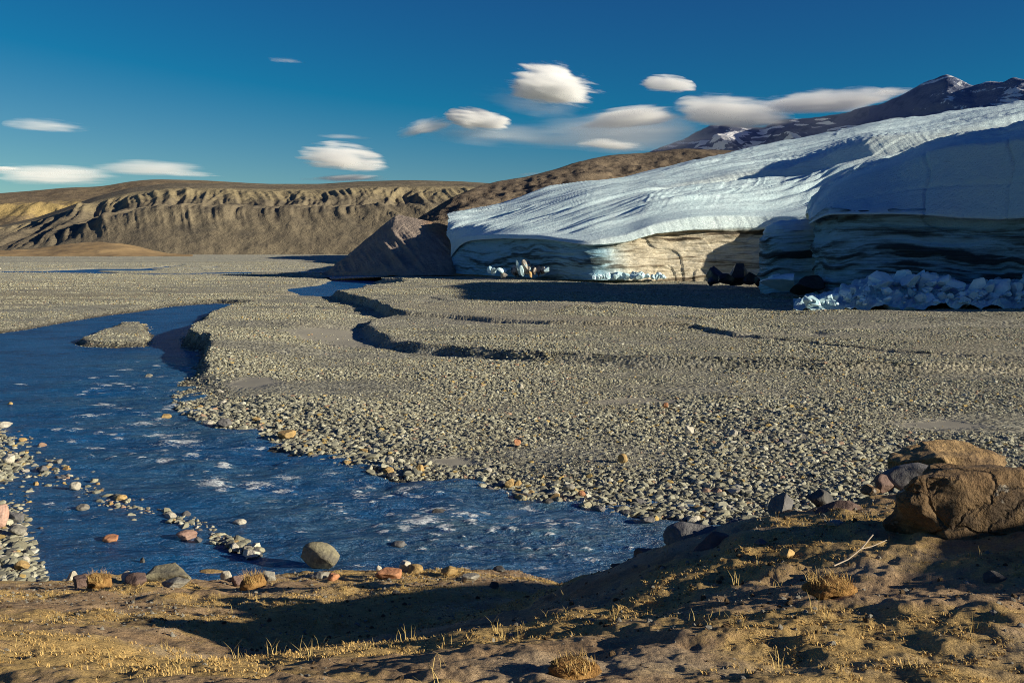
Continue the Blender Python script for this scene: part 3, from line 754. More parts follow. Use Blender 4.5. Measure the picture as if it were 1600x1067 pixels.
def front_ice():
    T = []
    # px, Y of the foot, y of dark top, y of white shoulder, shoulder Y, ridge y, ridge Y
    rows = [(1264, 112, 352, 340, 116, 330, 120), (1276, 109, 344, 322, 116, 306, 124), (1287, 107, 338, 308, 118, 290, 128), (1300, 105, 336, 297, 118, 280, 130), (1340, 102, 336, 280, 115, 260, 130), (1400, 100, 336, 260, 111, 242, 126), (1460, 98, 339, 236, 104, 219, 120),
            (1500, 97, 343, 228, 101, 213.5, 115), (1560, 95, 345, 226, 98, 206, 112), (1600, 92, 343, 216, 96, 194, 110), (1680, 86, 335, 189, 89, 161, 108), (1780, 81, 330, 155, 83.5, 133, 108), (1920, 76.5, 325, 110, 79, 118, 106), (2150, 72, 320, 65, 74.5, 120, 102), (2600, 68, 315, 70, 71, 140, 96), (3300, 65, 310, 210, 68, 228, 92)]
    for x, Yb, yd, ys, Ys, yk, Yk in rows:
        yb = HZ + (CAM_Z - 1.0) / Yb * FPX
        T.append([x, (yb, Yb), (yb * .5 + yd * .5, Yb + .5), (yd + 1.5, Yb + 1.3), (yd - 1, Yb - .1), (ys, Ys), (yk, Yk), (yk + 10, Yk + 5), (yk + 110, Yk + 13)])
    nv = [50, 40, 4, 70, 30, 12, 8]
    G, xu, vv = loft(T, nv, 2.0, 4, 1.5)
    N = grid_normals(G)
    if N[..., 1].mean() > 0: N = -N
    x, y, z = G[..., 0], G[..., 1], G[..., 2]
    V = vv[None, :] + 0 * x
    cliff = sstep(2.95, 2.6, V)
    a, b, c = strata(z, x, y, None, 311, .8)
    d = cliff * (.3 * a + .22 * b + .1 * c + .9 * fbm(x * .07 + y * .07, z * .08, 0, 3, 317) + .15 * fbm(x * .5, y * .5, z * .7, 3, 321))
    d = d + cliff * .6 * np.round(2.5 * noise(x * .14 + y * .14, z * .08, 0, 319)) / 2.5
    white = sstep(2.9, 3.1, V)
    d = d + white * (.35 * noise(x * .1 + y * .1, z * .12, 0, 325) + .12 * fbm(x * .5, y * .5, z * .3, 4, 327)) * sstep(6, 5.2, V)
    rim = sstep(4.2, 4.8, V)
    d = d + rim * .35 * ridged(x * .4 + y * .1, y * .25, 0, 3, 331) * sstep(6.5, 5.5, V)
    # narrow vertical cracks in the white wall
    for cx in (1452, 1582, 1730):
        d = d - white * sstep(4.2, 3.9, V) * .22 * sstep(3.5, 0, np.abs(xu[:, None] - cx - 9 * noise(V * 3, 0 * V, seed=335)))
    d = d - .12 * sstep(.05, 0, np.abs(V - 3.42 - .08 * noise(x * .06, 0 * x, seed=337)))
    dirt = cliff * np.clip(.24 + .35 * a + .8 * sstep(.05, .5, b) * (.55 + .8 * a) + .5 * sstep(.1, .6, c) * (.5 + .8 * a), 0, 1)
    dirt = np.maximum(dirt, cliff * sstep(2.35, 2.7, V) * .75 * np.clip(.8 + c, 0, 1))
    
    me = mesh_arrays('ice_front', G + N * d[..., None], grid_faces(len(xu), len(vv)), {'dirt': dirt, 'tint': 0 * dirt, 'clear': np.clip(.85 * cliff + .45 * white * sstep(4.3, 3.9, V), 0, 1)})  # shade of the cliff and the white wall is part of this colour mask
    link('ice_front', me, M['ice'], glacier)['label'] = 'tall shaded blue ice front banded with dark debris'
front_ice()
def knob_ice():
    n_u, n_v = 150, 130
    th = np.linspace(-math.pi * 1.02, math.pi * .25, n_u)[:, None]            # round the free sides of the block
    v = np.linspace(0, 1, n_v)[None, :]
    cen = D(1238., 440., 121.)
    R = np.interp(v, [0, .12, .45, .62, .78, .9, 1.0], [.93, 1.0, .97, 1.02, .93, .62, .02])
    H = np.interp(v, [0, .12, .45, .62, .78, .9, 1.0], [0, .14, .5, .68, .83, .95, 1.0])
    rx, ry, h = 3.95, 5.5, 9.2
    sq = (np.abs(np.cos(th)) ** 3 + np.abs(np.sin(th)) ** 3) ** (-1 / 3)
    x = cen[0] + rx * sq * R * np.cos(th); y = cen[1] + ry * sq * R * np.sin(th); z = .6 + h * H + 0 * th
    G = np.stack(np.broadcast_arrays(x, y, z), -1)
    x, y, z = G[..., 0], G[..., 1], G[..., 2]
    N = grid_normals(G)
    if (N[..., :2] * (G[..., :2] - cen[:2])).sum() < 0: N = -N
    a, b, c = strata(z, x, y, None, 341, 1.2)
    d = .3 * a + .25 * b + .12 * c + .35 * fbm(x * .25, y * .25, z * .25, 3, 345)
    cl = sstep(.86, .7, v) + 0 * th
    dirt = cl * np.clip(.15 + .3 * a + .8 * sstep(.05, .5, b) * (.55 + .8 * a) + .5 * sstep(.1, .6, c) * (.5 + .8 * a), 0, 1)
    me = mesh_arrays('ice_buttress', G + N * (d * sstep(1, .93, v))[..., None], grid_faces(n_u, n_v), {'dirt': dirt, 'tint': 0 * dirt, 'clear': .35 + .5 * cl})  # shade colour over the whole buttress, stronger on its sides
    link('ice_buttress', me, M['ice'], glacier)['label'] = 'rounded shaded ice buttress between the two cliffs'
knob_ice()

# ------------------------------------------------------------------ rocks
def rock_mesh(name, seed, sub=3, cuts=9, cut=(.55, .85), rough=.08, dims=(1, 1, 1), box=None, smooth=False):
    r = np.random.default_rng(seed)
    bm = bmesh.new()
    bmesh.ops.create_icosphere(bm, subdivisions=sub, radius=1.0)
    co = np.array([v.co[:] for v in bm.verts])
    if box: co = np.sign(co) * np.abs(co) ** box
    for _ in range(cuts):
        n = r.normal(size=3); n /= np.linalg.norm(n)
        o = r.uniform(*cut)
        t = co @ n
        co -= np.outer(np.clip(t - o, 0, None), n)
    o3 = r.uniform(-50, 50, 3)
    nn = fbm(co[:, 0] * 1.4 + o3[0], co[:, 1] * 1.4 + o3[1], co[:, 2] * 1.4 + o3[2], 4, seed % 97)
    co *= (1 + rough * nn)[:, None]
    mn, mx = co.min(0), co.max(0)
    co = (co - (mn + mx) / 2) / ((mx - mn) / 2)
    co *= np.array(dims)
    for v, c in zip(bm.verts, co): v.co = c
    me = bpy.data.meshes.new(name)
    bm.to_mesh(me); bm.free()
    me.polygons.foreach_set('use_smooth', np.full(len(me.polygons), smooth, bool))
    return me
def put_rock(name, label, cat, px, py, wpx, hpx, mat, seed, z=0.0, depth=.8, rot=0.0, sub=4, cuts=9, tilt=(0, 0), sink=.18, group=None, rough=.08, cut=(.55, .85), smooth=True, Yd=None):
    """a stone whose foot is seen at px, py"""
    p = W(float(px), float(py), z) if Yd is None else D(float(px), float(py), Yd)
    s = p[1] / FPX
    hw, hh = wpx * s / 2, hpx * s / 2
    me = rock_mesh(name, seed, sub, cuts, cut, rough, (hw, hw * depth, hh / (1 - sink)), smooth=smooth)
    o = link(name, me, mat)
    o.location = (p[0], p[1] + hw * depth * .6, p[2] + hh / (1 - sink) * (1 - 2 * sink))
    o.rotation_euler = (tilt[0], tilt[1], rot)
    tag(o, label, cat, group)
    return o
# stones standing in the river
put_rock('boulder', 'large olive-grey boulder with a pale flat side standing in the near river', 'boulder', 498, 889, 62, 38, M['rock_river'], 5, depth=.75, cuts=11, cut=(.5, .75), rough=.06, tilt=(0, .22))
put_rock('boulder', 'pink granite boulder in the river beside a small grey stone', 'boulder', 290, 843, 33, 14, M['rock_pink'], 12)
put_rock('stone', 'small grey stone touching the pink granite boulder', 'stone', 309, 847, 13, 9, M['rock_slate'], 13)
put_rock('stone', 'flat orange stone tilted out of the calm water', 'stone', 169, 847, 26, 10, M['rock_orange'], 14, tilt=(0, -.1))
put_rock('stone', 'bright white blocky stone low in the river', 'stone', 391, 870, 28, 11, M['rock_pale'], 15)
put_rock('stone', 'grey stone leaning behind the bright white blocky stone', 'stone', 386, 861, 16, 8, M['rock_grey'], 16)
put_rock('stone', 'pale ridged stone awash above the pink boulder', 'stone', 373, 819, 22, 7, M['rock_pale'], 17)
put_rock('stone', 'black rock breaking the white rapids in mid river', 'stone', 686, 805, 24, 10, M['rock_dark'], 18)
put_rock('stone', 'ochre stone alone in mid channel near the bend', 'stone', 258, 654, 18, 7, M['rock_ochre'], 19)
put_rock('stone', 'brown stone in the channel below the gravel island', 'stone', 232, 590, 12, 6, M['rock_grey'], 20)
put_rock('stone', 'pale stone in the left channel near the frame edge', 'stone', 15, 633, 9, 5, M['rock_ochre'], 21)
put_rock('stone', 'dark low stone in the water under the far gravel shore', 'stone', 612, 746, 18, 7, M['rock_dark'], 22)
put_rock('stone', 'dark flat stone off the gravel shore near the bank', 'stone', 1012, 816, 24, 8, M['rock_slate'], 23)
put_rock('stone', 'dark stone with pale crest just off the gravel shore', 'stone', 856, 787, 18, 7, M['rock_dark'], 24)
put_rock('stone', 'dark half-sunk stone right of the big river boulder', 'stone', 622, 854, 26, 8, M['rock_slate'], 25)
put_rock('stone', 'low dark stone awash beside foam near the left shore', 'stone', 62, 828, 10, 5, M['rock_dark'], 26)
put_rock('stone', 'dark tiny stone poking up before the grey slab', 'stone', 222, 882, 8, 12, M['rock_dark'], 27)
put_rock('boulder', 'rounded salmon boulder cut by the left frame edge', 'boulder', -4, 822, 30, 34, M['rock_pink'], 28, z=.1)
put_rock('boulder', 'dark grey boulder next to the salmon boulder', 'boulder', 22, 815, 26, 15, M['rock_slate'], 29, z=.05)
put_rock('boulder', 'olive-grey flat boulder on the left shore', 'boulder', 24, 836, 30, 14, M['rock_grey'], 30, z=.1)
put_rock('boulder', 'tan boulder at the foot of the left shore', 'boulder', 33, 890, 24, 15, M['rock_ochre'], 31, z=.05)
put_rock('stone', 'large pale stone on the bar at the left edge', 'stone', 10, 722, 22, 12, M['rock_pale'], 32, z=.12)
put_rock('stone', 'broad tan stone leading the riffle at the left edge', 'stone', 6, 668, 22, 9, M['rock_pale'], 33, z=.02)
put_rock('stone', 'large cream stone crowning the cobble cluster in the riffle', 'stone', 116, 766, 18, 13, M['rock_pale'], 34)
put_rock('stone', 'grey cone-shaped stone among riffle cobbles', 'stone', 64, 738, 17, 11, M['rock_slate'], 35)
put_rock('stone', 'grey flat-topped stone below the cobble cluster', 'stone', 127, 797, 22, 9, M['rock_grey'], 36)
put_rock('stone', 'yellow flat stone in the middle of the riffle', 'stone', 187, 781, 20, 8, M['rock_ochre'], 37)
put_rock('stone', 'round ochre stone alone left of the cobble cluster', 'stone', 55, 759, 9, 7, M['rock_ochre'], 38)
put_rock('stone', 'olive stone at the upper rim of the riffle', 'stone', 89, 725, 16, 8, M['rock_grey'], 39)
# single stones of the far gravel shore
put_rock('stone', 'long yellow-brown stone on the gravel shore', 'stone', 446, 684, 28, 11, M['rock_ochre'], 41, z=.06)
put_rock('stone', 'flat pale stone at the waterline under the bend', 'stone', 324, 664, 20, 7, M['rock_pale'], 42)
put_rock('stone', 'blue-grey stone at the waterline beside the flat pale stone', 'stone', 350, 667, 22, 13, M['rock_slate'], 43, z=.03)
put_rock('stone', 'bright ochre stone on the waterline in mid shore', 'stone', 796, 760, 16, 12, M['rock_ochre'], 44, z=.06)
put_rock('stone', 'squarish pale grey stone at the waterline', 'stone', 638, 739, 14, 13, M['rock_grey'], 45, z=.03)
put_rock('stone', 'round pale stone above the waterline near mid shore', 'stone', 608, 723, 15, 10, M['rock_pale'], 46, z=.12)
put_rock('stone', 'yellowish stone next to the squarish pale grey stone', 'stone', 656, 737, 15, 12, M['rock_ochre'], 47, z=.03)
put_rock('stone', 'reddish stone in the gravel above the mid shore', 'stone', 808, 695, 12, 9, M['rock_orange'], 48, z=.35)
put_rock('stone', 'orange stone alone on the gravel flat', 'stone', 1040, 636, 10, 7, M['rock_orange'], 49, z=.38)
put_rock('stone', 'tan stone alone on the upper gravel flat', 'stone', 813, 606, 11, 7, M['rock_pale'], 50, z=.38)
put_rock('stone', 'brown-yellow stone on the gravel near two pale ones', 'stone', 973, 722, 16, 13, M['rock_ochre'], 51, z=.35)
put_rock('stone', 'large pale stone standing on the gravel right of centre', 'stone', 1078, 678, 15, 13, M['rock_pale'], 52, z=.4)
put_rock('stone', 'pale blocky stone farther right on the gravel', 'stone', 1146, 682, 14, 11, M['rock_pale'], 53, z=.4)
put_rock('stone', 'dark blue-grey stone on the sandy patch', 'stone', 1226, 696, 22, 9, M['rock_slate'], 54, z=.4)
put_rock('stone', 'grey stone standing in the gravel below the pale one', 'stone', 1126, 703, 15, 12, M['rock_grey'], 55, z=.4)
put_rock('stone', 'wide grey stone on the gravel near the waterline', 'stone', 890, 765, 20, 9, M['rock_grey'], 56, z=.15)
put_rock('stone', 'salmon stone on the lower gravel shore', 'stone', 909, 774, 13, 8, M['rock_orange'], 57, z=.1)
put_rock('stone', 'flat whitish stone in the water off mid shore', 'stone', 754, 762, 12, 4, M['rock_pale'], 58)

# near bank rocks: foot on the slope
def on_bank(px, py):
    d = ray(float(px), float(py))
    ts = np.linspace(2.5, 22, 600)
    pts = np.array([0, 0, CAM_Z]) + d * ts[:, None]
    zz = bank_z(pts[:, 0], pts[:, 1])
    k = np.argmax(pts[:, 2] < zz)
    return pts[k] if pts[k, 2] < zz[k] else pts[-1]
def bank_rock(name, label, cat, px, py, wpx, hpx, mat, seed, depth=.8, rot=0., tilt=(0, 0), sink=.22, **kw):
    p = on_bank(px, py)
    s = p[1] / FPX
    hw, hh = wpx * s / 2, hpx * s / 2
    me = rock_mesh(name, seed, kw.get('sub', 4), kw.get('cuts', 10), kw.get('cut', (.55, .85)), kw.get('rough', .09), (hw, hw * depth, hh / (1 - sink)), smooth=kw.get('smooth', True), box=kw.get('box'))
    o = link(name, me, mat)
    o.location = (p[0], p[1] + hw * depth * .7, p[2] + hh / (1 - sink) * (1 - 2 * sink))
    o.rotation_euler = (*tilt, rot)
    return tag(o, label, cat, kw.get('group'))
bank_rock('boulder', 'big brown lichen-spotted boulder cut by the right frame edge', 'boulder', 1540, 836, 270, 104, M['rock_brown'], 63, depth=.45, cuts=14, cut=(.88, 1.2), sink=.24, sub=6, rough=.10, box=.32)
def crest_rock(name, label, cat, px, py, wpx, hpx, Yd, mat, seed, depth=.8, **kw):
    return put_rock(name, label, cat, px, py, wpx, hpx, mat, seed, depth=depth, Yd=Yd, sink=kw.pop('sink', .2), **kw)
crest_rock('boulder', 'low rounded boulder with a sunlit ochre top behind the big brown one', 'boulder', 1492, 756, 190, 60, 10.8, M['rock_sunlit'], 62, depth=.5, sub=6, rough=.13, cuts=14, cut=(.6, .9))
crest_rock('boulder', 'dark flat boulder left of the sunlit one', 'boulder', 1424, 765, 82, 40, 9.7, M['rock_slate'], 66, cuts=13, cut=(.5, .75))
crest_rock('boulder', 'small dark boulder stepping out from under the flat one', 'boulder', 1384, 766, 34, 24, 9.7, M['rock_maroon'], 67)
crest_rock('boulder', 'upright pointed grey boulder alone on the bank crest', 'boulder', 1225, 808, 42, 38, 9.4, M['rock_slate'], 70, cuts=12, cut=(.45, .75))
crest_rock('boulder', 'low dark boulder on the crest right of the pointed grey one', 'boulder', 1285, 790, 46, 24, 9.5, M['rock_dark'], 71)
crest_rock('boulder', 'small tan-topped stone on the crest left of the big boulders', 'stone', 1362, 771, 30, 12, 9.5, M['rock_brown'], 72)
crest_rock('boulder', 'long maroon slab lying on the bank below the pointed boulder', 'boulder', 1312, 812, 92, 28, 8.9, M['rock_maroon'], 73, depth=.35, rot=.12, tilt=(0, -.2))
crest_rock('boulder', 'rounded dark boulder low on the shaded bank by the water', 'boulder', 1088, 858, 100, 40, 9.1, M['rock_slate'], 74, depth=.6)
crest_rock('boulder', 'brown hump of rock beside the rounded dark boulder', 'boulder', 1122, 880, 86, 46, 8.3, M['rock_maroon'], 75, depth=.6)
crest_rock('boulder', 'grey half-buried boulder on the bank edge under the gravel shore', 'boulder', 1158, 838, 60, 24, 9.3, M['rock_slate'], 76, depth=.6)
crest_rock('boulder', 'dark low rock where the bank meets the river', 'boulder', 1018, 882, 54, 24, 9.8, M['rock_maroon'], 77)
crest_rock('boulder', 'small black rock at the waterline corner of the bank', 'boulder', 965, 894, 22, 14, 11.0, M['rock_dark'], 78)
bank_rock('stone', 'small sunlit tan stone on the shaded slope', 'stone', 1232, 873, 24, 16, M['rock_ochre'], 79)
bank_rock('stone', 'blue-grey stone on the shaded slope', 'stone', 1190, 853, 20, 10, M['rock_slate'], 80)
bank_rock('stone', 'dark stone at the right edge of the mossy slope', 'stone', 1560, 912, 40, 18, M['rock_dark'], 81)
bank_rock('stone', 'flat grey stone below the big brown boulder', 'stone', 1308, 822, 26, 8, M['rock_grey'], 82)
# stones along the near waterline
for i, (px, lab) in enumerate(((111, 'pale pointed stone at the left end of the near waterline'), (198, 'pale pointed stone between the tussock and the grey slab'), (353, 'pale pointed stone right of the grey slab'))):
    crest_rock('stone', lab, 'stone', px, 911, 20, 20, 17.2, M['rock_pale'], 90 + i, depth=.4, cuts=12, cut=(.35, .7))
for i, (px, py, lab) in enumerate(((126, 918, 'dark rock before the leftmost pale pointed stone'), (210, 915, 'dark rock before the grey slab'), (372, 917, 'dark rock before the right pale pointed stone'))):
    bank_rock('stone', lab, 'stone', px, py, 36, 18, M['rock_maroon'], 95 + i)
crest_rock('boulder', 'broad flat grey slab on the near waterline', 'boulder', 254, 912, 84, 24, 16.6, M['rock_river'], 99, depth=.6, cuts=12, cut=(.45, .75))
crest_rock('boulder', 'low grey stone on the near waterline right of the dark rock', 'boulder', 414, 908, 34, 17, 16.9, M['rock_grey'], 100)
for i, (px, py, w, h, mt, lab) in enumerate(((520, 908, 20, 12, 'rock_orange', 'orange stone on the near waterline below the river boulder'), (500, 905, 34, 11, 'rock_grey', 'flat grey stone on the near waterline below the river boulder'), (592, 893, 9, 10, 'rock_pale', 'small white stone perched on the near waterline'),
        (606, 905, 44, 16, 'rock_orange', 'rusty-topped stone on the near waterline'), (632, 893, 20, 17, 'rock_pale', 'ribbed pale stone standing on the near waterline'), (648, 896, 26, 13, 'rock_ochre', 'tan stone beside the ribbed pale one'), (702, 899, 28, 13, 'rock_ochre', 'tan rounded stone farther right on the near waterline'),
        (780, 893, 20, 8, 'rock_dark', 'dark stone on the sunlit near shore'), (840, 893, 22, 12, 'rock_grey', 'grey rounded stone at the right of the near shore'), (772, 920, 16, 12, 'rock_dark', 'dark stone casting a shadow below the sunlit shore'), (735, 908, 30, 9, 'rock_grey', 'low grey stone on the sunlit near shore'), (618, 930, 14, 8, 'rock_dark', 'small dark stone in the shaded sand'),
        (330, 905, 50, 12, 'rock_ochre', 'long low tan stone between the grey slab and the pale one'), (270, 918, 46, 12, 'rock_grey', 'low grey stone in front of the grey slab'))):
    bank_rock('stone', lab, 'stone', px, py, w, h, M[mt], 110 + i)

# ------------------------------------------------------------------ cobbles: the largest as things, the rest as gravel
PROTO = [rock_mesh('cobble', 300 + i, 2, 8, (.45, .85), .10) for i in range(14)]
COB_N = 0
def cobble(x, y, z, s, seed, label, group, mat):
    global COB_N
    r = random.Random(seed)
    me = PROTO[seed % len(PROTO)]
    key = (seed % len(PROTO), mat)
    if key not in COBM:
        m2 = me.copy(); m2.materials.append(M[mat]); COBM[key] = m2
    o = bpy.data.objects.new('cobble', COBM[key]); C.objects.link(o)
    fl = r.uniform(.5, .8)
    o.scale = (s * r.uniform(.9, 1.35), s * r.uniform(.8, 1.1), s * fl)
    o.location = (x, y, z + s * fl * .35)
    o.rotation_euler = (r.uniform(-.35, .35), r.uniform(-.35, .35), r.uniform(0, 6.28))
    tag(o, label, 'cobble', group)
    COB_N += 1
COBM = {}
def pick(r, w=(('gravel', .7), ('rock_pale', .1), ('rock_ochre', .1), ('rock_slate', .1))):
    t = r.random()
    for m, p in w:
        t -= p
        if t < 0: return m
    return 'gravel'
HUE = {'gravel': 'plain grey', 'rock_grey': 'olive grey', 'rock_pale': 'whitish', 'rock_ochre': 'yellow-brown', 'rock_slate': 'dark blue-grey'}
def SIZE(v, a, b): return 'small' if v < a else 'mid-sized' if v < b else 'large'
rr = random.Random(4)
strip = [(0, 690), (30, 712), (60, 728), (95, 742), (130, 760), (170, 778), (210, 792), (260, 805), (300, 822), (340, 838), (375, 852), (400, 864)]
for i in range(118):
    t = rr.random() ** 1.15 * (len(strip) - 1); k = min(int(t), len(strip) - 2); f = t - k
    spread_ = 15 * (1 - .65 * t / 11)
    px = strip[k][0] * (1 - f) + strip[k + 1][0] * f + rr.gauss(0, spread_ * 1.2); py = strip[k][1] * (1 - f) + strip[k + 1][1] * f + rr.gauss(0, spread_ * .55)
    p = W(px, py)
    sz = rr.uniform(.05, .125); mt = pick(rr)
    where = 'in the riffle by the left frame edge' if t < 3 else 'round the large cream stone in the riffle' if t < 5.5 else 'in the middle of the riffle near the yellow stone' if t < 8 else 'at the lower riffle near the pink boulder' if t < 9.7 else 'at the riffle end by the white blocky stone'
    cobble(p[0], p[1], -.02, sz, 1000 + i, f'{SIZE(sz, .075, .105)} {HUE[mt]} cobble {where}', 'cobbles of the riffle strip', mt)
for i in range(40):
    px = rr.uniform(-12, 38); py = rr.uniform(800, 900)
    p = W(px, py, .12); z = float(plain(np.array([p[0]]), np.array([p[1]]))[0][0])
    sz = rr.uniform(.06, .15); where = 'above the tan boulder' if py < 850 else 'beside the tan boulder'
    mt = pick(rr, (('gravel', .6), ('rock_grey', .2), ('rock_ochre', .12), ('rock_pale', .08)))
    cobble(p[0], p[1], z, sz, 2000 + i, f'{SIZE(sz, .09, .12)} {HUE[mt]} cobble on the left stony shore {where}', 'cobbles of the left shore', mt)
SHORE = [(310, 655), (350, 665), (400, 679), (450, 690), (500, 714), (540, 723), (590, 734), (640, 741), (700, 745), (760, 754), (800, 768), (860, 777), (940, 789), (1000, 794), (1060, 803), (1100, 806), (1190, 812)]
for i in range(125):
    t = rr.random() * (len(SHORE) - 1); k = min(int(t), len(SHORE) - 2); f = t - k
    px = SHORE[k][0] * (1 - f) + SHORE[k + 1][0] * f; py = SHORE[k][1] * (1 - f) + SHORE[k + 1][1] * f + 3 - abs(rr.gauss(0, 16))
    p = W(px, py, .1); z = float(plain(np.array([p[0]]), np.array([p[1]]))[0][0])
    sz = rr.uniform(.08, .16)
    where = 'below the river bend' if px < 470 else 'near the squarish grey stone' if px < 700 else 'around the bright ochre stone' if px < 850 else 'near the salmon stone' if px < 1000 else 'close to the near bank'
    mt = pick(rr, (('gravel', .72), ('rock_pale', .1), ('rock_ochre', .08), ('rock_slate', .1)))
    cobble(p[0], p[1], max(z, -.05), sz, 3000 + i, f'{SIZE(sz, .105, .135)} {HUE[mt]} cobble on the gravel bar shore {where}', 'cobbles along the gravel bar', mt)

def scatter(name, label, pts, scl, rot, idx, protos):
    """points that carry one stone each: gravel nobody could count"""
    me = bpy.data.meshes.new(name)
    me.vertices.add(len(pts)); me.vertices.foreach_set('co', np.asarray(pts, np.float32).ravel())
    a = me.attributes.new('scl', 'FLOAT_VECTOR', 'POINT'); a.data.foreach_set('vector', np.asarray(scl, np.float32).ravel())
    a = me.attributes.new('rot', 'FLOAT_VECTOR', 'POINT'); a.data.foreach_set('vector', np.asarray(rot, np.float32).ravel())
    a = me.attributes.new('idx', 'INT', 'POINT'); a.data.foreach_set('value', np.asarray(idx, np.int32).ravel())
    o = link(name, me)
    col = bpy.data.collections.new(name + '_pieces')
    for p in protos: col.objects.link(p)
    g = bpy.data.node_groups.new(name, 'GeometryNodeTree')
    g.interface.new_socket('Geometry', in_out='INPUT', socket_type='NodeSocketGeometry')
    g.interface.new_socket('Geometry', in_out='OUTPUT', socket_type='NodeSocketGeometry')
    gi, go = g.nodes.new('NodeGroupInput'), g.nodes.new('NodeGroupOutput')
    ci = g.nodes.new('GeometryNodeCollectionInfo'); ci.inputs['Collection'].default_value = col
    ci.inputs['Separate Children'].default_value = True; ci.inputs['Reset Children'].default_value = True
    iop = g.nodes.new('GeometryNodeInstanceOnPoints'); iop.inputs['Pick Instance'].default_value = True
    def na(n, t):
        q = g.nodes.new('GeometryNodeInputNamedAttribute'); q.data_type = t; q.inputs['Name'].default_value = n
        return q.outputs['Attribute']
    g.links.new(gi.outputs[0], iop.inputs['Points']); g.links.new(ci.outputs[0], iop.inputs['Instance'])
    g.links.new(na('idx', 'INT'), iop.inputs['Instance Index']); g.links.new(na('rot', 'FLOAT_VECTOR'), iop.inputs['Rotation']); g.links.new(na('scl', 'FLOAT_VECTOR'), iop.inputs['Scale'])
    g.links.new(iop.outputs[0], go.inputs[0])
    m = o.modifiers.new('scatter', 'NODES'); m.node_group = g
    tag(o, label, kind='stuff')
    return o
def proto_obj(me, mat):
    me = me.copy(); me.materials.clear(); me.materials.append(mat)
    return bpy.data.objects.new('piece', me)
def rand_ground(n, r0, r1, p=1.0, th=29.5):
    t = RNG.uniform(-math.radians(th), math.radians(th), n)
    r = np.sqrt(RNG.uniform(r0 * r0, r1 * r1, n))
    return np.sin(t) * r, np.cos(t) * r
PX_, PY_, PS_ = [], [], []
EXTRA = []
_sx = [q[0] for q in strip]; _sy = [q[1] for q in strip]
for i in range(900):
    t = rr.random() * 11
    q = W(np.interp(t, range(12), _sx) + rr.gauss(0, 24 - 1.5 * t), np.interp(t, range(12), _sy) + rr.gauss(0, 11 - .7 * t))
    if noise(q[0] * 1.5, q[1] * 1.5, seed=431) > -.15: EXTRA.append((q[0], q[1], -.015, .02 + .05 * rr.random() ** 2))
for i in range(170):
    q = W(rr.uniform(-40, 50), rr.uniform(660, 800)); EXTRA.append((q[0], q[1], -.01, .025 + .07 * rr.random() ** 2))
EXTRA = np.array(EXTRA)
for r0, r1, n, smin, smax in ((16, 26, 85000, .014, .085), (26, 40, 150000, .016, .095), (40, 62, 160000, .022, .095), (62, 95, 160000, .03, .105), (95, 150, 140000, .045, .115), (150, 260, 120000, .07, .15), (260, 520, 80000, .11, .19)):
    x, y = rand_ground(n, r0, r1)
    s = smin * (smax / smin) ** (RNG.random(n) ** 3.6)
    PX_.append(x); PY_.append(y); PS_.append(s)
x, y, s = (np.concatenate(q) for q in (PX_, PY_, PS_))
z, sa, we, sr_ = plain(x, y)
coarse = fbm(x * .12, y * .22, o=3, seed=401)
shore = sstep(6, .5, sr_) * sstep(45, 35, y)
s = s * np.clip(.85 + .45 * coarse + .22 * shore, .5, 1.6)
keep = (z > -.04) & (RNG.random(len(x)) > sa * .88) & (RNG.random(len(x)) < np.clip(.72 + .75 * coarse + .4 * shore, .12, 1)) & ~((y < 22) & (x > -1.5) & (bank_z(x, y, False) > .1))
x, y, z, s = (np.concatenate([q[keep], EXTRA[:, k]]) for k, q in enumerate((x, y, z, s)))
n = len(x)
fl = RNG.uniform(.35, .7, n)
scl = np.stack([s * RNG.uniform(.85, 1.4, n), s * RNG.uniform(.8, 1.1, n), s * fl], -1)
rot = np.stack([RNG.uniform(-.45, .45, n), RNG.uniform(-.45, .45, n), RNG.uniform(0, 6.28, n)], -1)
scatter('gravel', 'grey gravel and pebbles covering the outwash plain', np.stack([x, y, z + s * fl * .25], -1), scl, rot, RNG.integers(0, 8, n),
        [proto_obj(rock_mesh('pebble', 500 + i, 2, 8, (.45, .85), .08), M['gravel']) for i in range(8)])
print('gravel stones', n, 'cobbles', COB_N)

